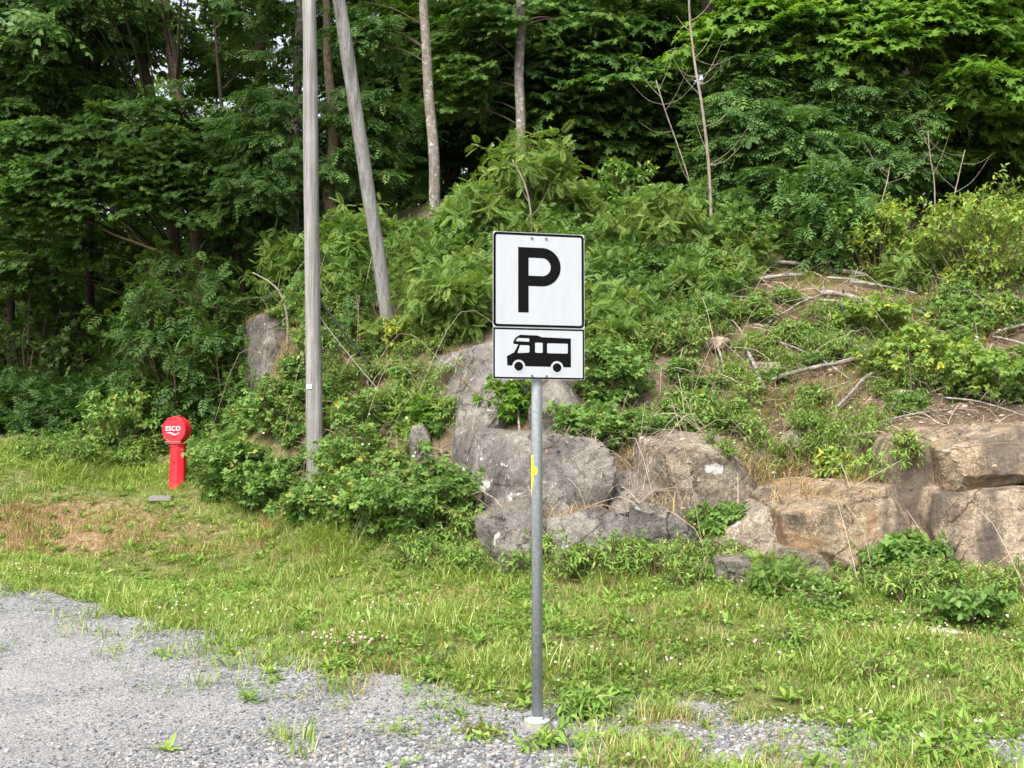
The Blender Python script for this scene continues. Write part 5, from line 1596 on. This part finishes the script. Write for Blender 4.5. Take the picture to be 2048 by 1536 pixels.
def bare(name, label, px, D, w0, w1, twigs, mat, cat='sapling', seed=0, base=None):
    """leafless sapling or branch: stem drawn through photo pixels, twigs (where along it, du, dv)"""
    rng = np.random.default_rng(7000 + seed)
    pts = [P(u, v, D) for u, v in px][::-1]
    b0 = pts[0].copy(); g = float(hz(b0[0], b0[1]))
    if base != 'float' and g < b0[2]: pts = [np.array([b0[0], b0[1], g - .05])] + pts
    b0 = pts[0]
    path = smooth_path(pts, 30)
    root = empty(name, b0); tag(root, label, cat)
    mb = MB(); V, T = tube(path, np.linspace(w0, w1, 30) / 2 * D / F, 7); mb.add(V, T); mb.build('stem', mat, root, b0, True)
    if twigs:
        for t, du, dv in twigs:
            tm = MB()
            a = path[int(t * 29)]; k = D / F
            e = a + np.array([du * k, rng.uniform(-.5, .5) * abs(du) * k, -dv * k])
            mid = (a + e) / 2 + np.array([0, 0, -.18 * abs(du) * k])
            V, T = tube(smooth_path([a, mid, e], 8), np.linspace(max(.0035, w1 * .3 * k), .002, 8), 4); tm.add(V, T)
            for _ in range(0):
                s = smooth_path([a, mid, e], 8)[rng.integers(3, 7)]; e2 = s + (e - a) * rng.uniform(.2, .4) + rng.normal(0, .12, 3) * np.linalg.norm(e - a)
                V, T = tube([s, e2], [.0035, .002], 4); tm.add(V, T)
            tm.build('twig', mat, root, b0)
    return root


tws = lambda n, s, lo=.2: [(float(t), float(sg * r_), float(d_)) for t, sg, r_, d_ in zip(np.random.default_rng(s).uniform(lo, .98, n), np.random.default_rng(s + 1).choice([-1, 1], n), np.random.default_rng(s + 2).uniform(25, 85, n), np.random.default_rng(s + 3).uniform(-95, -10, n))]
bare('dead_sapling', 'tall bare dead sapling with pale bark right of the parking sign', [(1376, -60), (1380, 40), (1390, 130), (1405, 220), (1418, 340), (1424, 500)], 18.6, 8, 4, tws(14, 3, .3), TWIG_PALE, seed=1)
bare('dead_sapling', 'thin bare curved stem left of the tall dead sapling', [(1312, 160), (1330, 220), (1348, 270), (1372, 340), (1400, 440), (1412, 520)], 18.8, 3.5, 2.2, tws(9, 13, .3), TWIG_PALE, seed=2)
bare('dead_sapling', 'short bare branched sapling above the bushes at right', [(1856, 262), (1860, 310), (1868, 360), (1870, 420)], 19.5, 3, 2, tws(5, 23, .5), TWIG_PALE, seed=3)
bare('bare_shoot', 'bare leafy tipped shoot left of the short bare sapling', [(1782, 320), (1775, 360), (1762, 420)], 19.3, 3, 2, tws(5, 33, .5), TWIG_PALE, cat='shoot', seed=4)
bare('bare_shoot', 'bare shoot right of the short bare sapling', [(1930, 300), (1918, 350), (1905, 420)], 19.3, 3, 2, tws(4, 43, .5), TWIG_PALE, cat='shoot', seed=5)
bare('bare_sapling', 'bare pale stem forking just above the top edge of the P panel', [(1025, 320), (1050, 370), (1062, 430), (1063, 500)], 19.0, 5, 3, [(.5, 40, -70), (.6, -25, -60)], TWIG_PALE, cat='stem', seed=6)
bare('bare_branch', 'dead forked branch over the rock outcrop left of the utility pole', [(505, 545), (540, 565), (562, 590), (575, 640)], 18.0, 6, 3, [(.4, -40, -45), (.6, 8, -55), (.3, -60, 20)], TWIG_PALE, cat='branch', seed=7)
bare('bare_branch', 'arched dead branch hanging through the dark wood at left', [(172, 440), (230, 470), (290, 492), (345, 520), (380, 600)], 22.5, 8, 4, [(.7, -55, -120), (.6, -70, -90)], TWIG, cat='branch', seed=8)

# ------------------------------------------------------------------ trees
tree('lichen_tree', 'slender tree with pale lichen spotted trunk between leaning pole and sign', [(848, -40), (852, 60), (862, 220), (868, 320), (870, 400), (873, 470)], 21, 18, 24, 'lichen', 'ash', [(760, 60, 21.5, 70, 50, 10)], (16, 2.4, 2.0, 18), seed=1)
tree('lichen_tree', 'straight lichen spotted trunk rising behind the parking sign', [(1041, -40), (1041, 80), (1036, 170), (1042, 265), (1047, 400)], 23, 19, 21, 'lichen', 'maple', [(1000, 30, 23, 70, 60, 14), (960, 160, 23.5, 90, 80, 20), (1130, 40, 24, 110, 70, 22)], (16, 2.4, 2.0, 18), seed=2)
tree('brown_tree', 'crooked brown tree half hidden between the two wooden poles', [(652, 40), (657, 160), (668, 280), (655, 380), (664, 430), (675, 510)], 22, 15, 30, 'brown', 'ash', [(720, 220, 22, 60, 70, 14), (700, 330, 22, 60, 50, 10), (560, 260, 21.5, 90, 80, 22), (540, 370, 21.5, 90, 50, 16)], (10, 2.8, 2.2, 22), seed=3)
tree('brown_tree', 'pale thin trunk partly hidden by the top of the straight pole', [(600, -40), (598, 40), (592, 200), (588, 420), (590, 560)], 24, 14, 22, 'grey', 'ash', [(545, 220, 23, 55, 55, 10), (620, 120, 24, 70, 60, 14), (480, 290, 23, 80, 45, 14)], (14, 2.6, 2.2, 20), seed=4)
tree('dark_tree', 'left of the two brown trunks in the dark wood behind the ash bush', [(255, -20), (280, 90), (305, 220), (325, 340), (342, 430), (352, 520), (356, 700)], 25, 22, 27, 'brown', 'maple', [(110, 300, 23, 130, 55, 34), (60, 370, 22.5, 110, 45, 26), (200, 370, 22.5, 130, 45, 30), (120, 420, 22.5, 120, 30, 18), (30, 270, 23.5, 80, 60, 18), (230, 270, 24, 90, 40, 16), (60, 540, 24, 110, 50, 14), (200, 500, 24.5, 90, 30, 6), (60, -110, 19.5, 260, 70, 22), (150, -170, 17.5, 260, 60, 16)], (11, 3.3, 2.6, 30), seed=5, tier=.42)
tree('dark_tree', 'right of the two brown trunks in the dark wood behind the ash bush', [(325, -20), (345, 110), (356, 200), (372, 320), (388, 430), (398, 560), (402, 700)], 24, 22, 30, 'brown', 'maple', [(390, 330, 22.5, 110, 45, 26), (340, 380, 22.3, 100, 40, 22), (440, 400, 22.5, 90, 40, 20), (420, 300, 23, 90, 40, 14), (300, 320, 23, 90, 40, 20), (480, 420, 22.6, 70, 40, 14), (380, -150, 19.5, 220, 60, 16)], (15, 2.8, 2.2, 22), seed=6, tier=.42)
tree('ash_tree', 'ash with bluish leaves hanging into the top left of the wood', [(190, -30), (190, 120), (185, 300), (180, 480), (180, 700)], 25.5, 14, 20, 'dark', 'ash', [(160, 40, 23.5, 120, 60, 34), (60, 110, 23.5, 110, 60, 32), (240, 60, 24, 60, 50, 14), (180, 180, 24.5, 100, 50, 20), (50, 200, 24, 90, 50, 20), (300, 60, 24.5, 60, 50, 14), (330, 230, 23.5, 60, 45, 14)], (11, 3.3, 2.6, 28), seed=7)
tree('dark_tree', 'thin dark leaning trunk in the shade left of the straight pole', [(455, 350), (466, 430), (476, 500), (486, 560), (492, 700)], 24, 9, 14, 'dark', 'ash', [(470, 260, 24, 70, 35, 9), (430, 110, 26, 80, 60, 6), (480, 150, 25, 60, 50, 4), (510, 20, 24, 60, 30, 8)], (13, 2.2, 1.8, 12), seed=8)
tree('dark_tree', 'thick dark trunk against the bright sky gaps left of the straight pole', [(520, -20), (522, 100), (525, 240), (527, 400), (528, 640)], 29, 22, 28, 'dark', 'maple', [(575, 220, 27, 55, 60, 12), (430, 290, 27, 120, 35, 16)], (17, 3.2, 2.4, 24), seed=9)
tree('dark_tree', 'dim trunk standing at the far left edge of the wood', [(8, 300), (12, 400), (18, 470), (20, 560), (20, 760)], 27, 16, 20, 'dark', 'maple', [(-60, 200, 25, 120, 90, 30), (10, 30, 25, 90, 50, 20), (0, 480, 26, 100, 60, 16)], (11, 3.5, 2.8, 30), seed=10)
tree('maple_tree', 'big dark maple spreading above and behind the parking sign', [(1185, -60), (1180, 120), (1172, 260), (1165, 420)], 27, 20, 30, 'dark', 'maple_big', [(1130, 120, 24.5, 130, 60, 40), (1220, 190, 24.5, 130, 60, 40), (1120, 220, 25, 110, 50, 28), (1260, 80, 25, 120, 60, 34), (1300, 250, 24.8, 90, 50, 22), (960, 80, 25.5, 110, 60, 28), (930, 210, 26, 90, 60, 24), (1180, 30, 26, 150, 50, 30), (1220, 290, 25, 80, 40, 16)], (11, 3.6, 2.8, 32), seed=11)
tree('maple_tree', 'maple glowing yellow green behind the lichen spotted slender tree', [(930, -60), (925, 150), (915, 300), (905, 450)], 29, 14, 22, 'dark', 'maple', [(915, 160, 28, 50, 30, 9), (830, 60, 29, 90, 70, 20), (790, 250, 27, 70, 70, 18), (920, 300, 27, 80, 40, 12)], (12, 3.3, 2.8, 28), mat=G['maple_bright'], seed=12)
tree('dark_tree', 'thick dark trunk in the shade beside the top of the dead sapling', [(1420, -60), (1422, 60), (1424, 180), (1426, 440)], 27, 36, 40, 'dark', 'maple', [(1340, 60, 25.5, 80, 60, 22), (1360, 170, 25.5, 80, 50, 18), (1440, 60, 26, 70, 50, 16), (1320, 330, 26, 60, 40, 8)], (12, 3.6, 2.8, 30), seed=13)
tree('ash_tree', 'large bluish green ash filling the wood edge right of the dead sapling', [(1600, -60), (1610, 100), (1618, 250), (1622, 420), (1625, 520)], 22, 18, 24, 'dark', 'ash', [(1560, 130, 20.8, 120, 70, 50), (1500, 220, 20.6, 90, 70, 36), (1680, 200, 20.8, 130, 70, 50), (1560, 280, 20.4, 120, 60, 40), (1760, 230, 20.8, 110, 70, 40), (1640, 320, 20.4, 130, 50, 36), (1460, 320, 20.6, 70, 60, 20), (1780, 330, 20.6, 100, 50, 26), (1560, 390, 20.3, 100, 45, 22), (1450, 420, 20.2, 60, 50, 14), (1700, 400, 20.3, 100, 40, 18)], (10, 3.2, 2.4, 26), seed=14)
tree('maple_tree', 'maple with light green sprays reaching across the top right of the wood', [(1800, -60), (1810, 60), (1818, 200), (1820, 460)], 24, 18, 26, 'dark', 'maple_big', [(1540, 40, 20.8, 80, 30, 16), (1480, 60, 20.8, 60, 25, 10), (1680, 115, 20.4, 90, 25, 16), (1760, 95, 20.4, 90, 25, 16), (1840, 60, 20.5, 110, 28, 22), (1900, 30, 20.6, 90, 24, 14), (1960, 180, 20.3, 80, 30, 16), (1640, 20, 20.8, 80, 30, 14), (1980, 110, 21, 80, 40, 14), (1590, 70, 20.5, 90, 26, 14), (1720, 60, 20.6, 90, 26, 14), (1440, 110, 20.9, 60, 24, 8)], (10, 3.4, 2.6, 28), mat=G['maple_bright'], seed=15)
tree('brown_tree', 'brown trunk leaning right behind the maple sprays at the right', [(1890, -40), (1903, 60), (1914, 130), (1926, 230), (1930, 330), (1934, 470)], 26, 24, 30, 'brown', 'maple_big', [(1990, 40, 24, 110, 60, 34), (1980, 260, 23, 110, 60, 36), (1900, 240, 23.5, 90, 40, 20), (2020, 160, 24, 90, 70, 30), (1860, 20, 25, 110, 60, 26)], (11, 3.4, 2.6, 30), mat=G['maple_bright'], seed=16)
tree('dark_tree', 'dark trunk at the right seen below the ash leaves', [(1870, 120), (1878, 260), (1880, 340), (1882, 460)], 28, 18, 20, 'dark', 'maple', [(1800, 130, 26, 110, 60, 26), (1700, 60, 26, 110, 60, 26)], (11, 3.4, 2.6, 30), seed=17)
tree('grey_tree', 'pale grey trunk glimpsed deep at the far right', [(1976, 120), (1980, 270), (1986, 320), (1990, 450)], 31, 22, 26, 'grey', 'maple', [(2010, 230, 27, 90, 70, 24), (2060, 330, 25, 80, 60, 20)], (11, 3.4, 2.6, 30), seed=18)
tree('dark_tree', 'dark trunk left of the ash tree, behind its leaves', [(1452, -40), (1458, 100), (1462, 240), (1466, 440)], 29, 20, 24, 'dark', 'maple', [(1400, 260, 27, 80, 70, 18), (1520, 40, 27, 90, 60, 20), (1600, 160, 26.5, 120, 70, 24), (1420, 370, 27, 80, 50, 12)], (12, 3.4, 2.6, 30), seed=19)
tree('dark_tree', 'dim trunk in the shade between leaning pole and lichen spotted tree', [(770, -20), (772, 150), (770, 300), (768, 480)], 30, 14, 18, 'dark', 'ash', [(740, 130, 27, 70, 80, 16), (800, 160, 28, 70, 80, 16), (760, 330, 26, 70, 60, 16), (700, 420, 25, 70, 60, 14), (820, 380, 26, 60, 60, 12), (680, 60, 27, 70, 60, 14)], (12, 3.4, 2.6, 30), seed=20)


# ------------------------------------------------------------------ the wood behind: individual trees, copied
def copy_tree(root, loc, rz, s):
    r = root.copy(); COL.objects.link(r); r.location = loc; r.rotation_euler = (0, 0, rz); r.scale = (s, s, s)
    for ch in root.children:
        c = ch.copy(); COL.objects.link(c); c.parent = r
    return r


def back_proto(seed, mat, dens=1.0):
    rng = np.random.default_rng(8000 + seed)
    root = empty('wood_tree', (0, 0, 0))
    path = wobble(smooth_path([(0, 0, -.3), (.1, 0, 4), (-.1, .1, 9), (0, 0, 14)], 24), .2, seed)
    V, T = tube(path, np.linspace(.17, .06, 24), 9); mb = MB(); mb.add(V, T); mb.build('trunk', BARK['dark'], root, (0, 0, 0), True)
    cm = MB()
    for k in range(18):
        z = 1.6 + 13.5 * (k + rng.random()) / 18; a = rng.uniform(0, 6.28); r = rng.uniform(.8, 2.3)
        c = np.array([math.cos(a) * r, math.sin(a) * r, z])
        V, T = tube([path[min(23, max(0, int((z - r * .4) / 14.3 * 23)))], c], [.03, .01], 4); cm.add(V, T, .5, 1)
        fill_blob(cm, 'maple_low', c, 1.4, 1.4, .8, 9, (0, 0), .5, rng, 1.5, dens=dens)
    cm.build('crown', [G[mat], TWIG_DARK], root)
    return root


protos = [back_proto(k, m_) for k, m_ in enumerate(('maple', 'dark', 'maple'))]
lacy = back_proto(3, 'rowan', .3)
spots = []
for row, (D, n, off) in enumerate([(31, 9, 0), (36, 10, .5), (42, 11, .2), (49, 12, .7)]):
    for k in range(n):
        u = -250 + 2550 * (k + off) / (n - .3) + RNG.uniform(-50, 50)
        spots.append((u, D + RNG.uniform(-1.5, 1.5)))
first = set()
for u, D in spots:
    # the crown is thin where the sky shows through, at the top left of the wood
    if 240 < u < 590 and D > 28: continue
    if 60 < u < 300 and D > 33: continue
    if 700 < u < 780 and D > 33: continue
    k = int(RNG.integers(3)); p = P(u, 900, D); g = float(hz(p[0], p[1]))
    loc, rz, s = (p[0], p[1], g), RNG.uniform(0, 6.28), RNG.uniform(.85, 1.15)
    if k not in first:
        first.add(k); r = protos[k]; r.location = loc; r.rotation_euler = (0, 0, rz); r.scale = (s, s, s)
    else:
        r = copy_tree(protos[k], loc, rz, s)
    tag(r, 'dim tree standing deep in the wood behind the front trees', 'tree', 'trees deep in the wood')
# thinner, lower trees where the sky shows
for j, (u, D, s) in enumerate([(350, 44, .62), (300, 40, .5), (470, 47, .62), (430, 52, .7), (240, 55, .6), (200, 52, .8), (640, 50, .5), (150, 50, .7), (215, 46, .7), (740, 48, .7), (250, 38, .5), (400, 36, .25), (-60, 52, 1.0), (40, 55, 1.0), (120, 58, 1.0), (-130, 56, 1.0), (230, 60, .9), (10, 46, .8), (1885, 33, 1.0), (1840, 38, 1.0)]):
    p = P(u, 900, D); g = float(hz(p[0], p[1])); k = j % 3
    r = lacy if j == 0 else copy_tree(lacy if j % 2 == 0 else protos[k], (p[0], p[1], g), j * 1.7, s * (1.35 if j % 2 == 0 else 1.0))
    if j == 0: r.location = (p[0], p[1], g); r.scale = (.9, .9, .9)
    tag(r, 'dim tree standing deep in the wood behind the front trees', 'tree', 'trees deep in the wood')

# dim bushes of the wood floor
ub = []
for j in range(76):
    u = RNG.uniform(-150, 2200); D = RNG.uniform(23.5, 31)
    if j >= 46: u, D = RNG.uniform(-200, 680), RNG.uniform(30, 40)
    elif u < 540: D = RNG.uniform(27, 31)
    if 860 < u < 900 and D < 24: D += 3
    p = P(u, 900, D); p[2] = float(hz(p[0], p[1]))
    if len(ub) < 4:
        rng = np.random.default_rng(9100 + j)
        root = empty('wood_bush', p)
        leaf = ('maple', 'pin', 'ovate', 'maple')[len(ub)]
        V, T, r, m_ = shrub_arrays(leaf, 2.6, 2.6, 16, 5, 9, rng, 1.35, .4, 0, 0, .05)
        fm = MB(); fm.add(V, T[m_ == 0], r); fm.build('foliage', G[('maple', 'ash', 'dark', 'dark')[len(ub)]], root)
        sm = MB(); sm.add(V, T[m_ == 1], r); sm.build('stem', TWIG_DARK, root)
        ub.append(root); o = root
    else:
        s = RNG.uniform(.7, 1.35) * (1.7 if j >= 46 else 1.0)
        o = copy_tree(ub[j % 4], tuple(p), RNG.uniform(0, 6.28), s)
    tag(o, 'dim bush growing on the floor of the wood under the trees', 'bush', 'bushes under the trees of the wood')
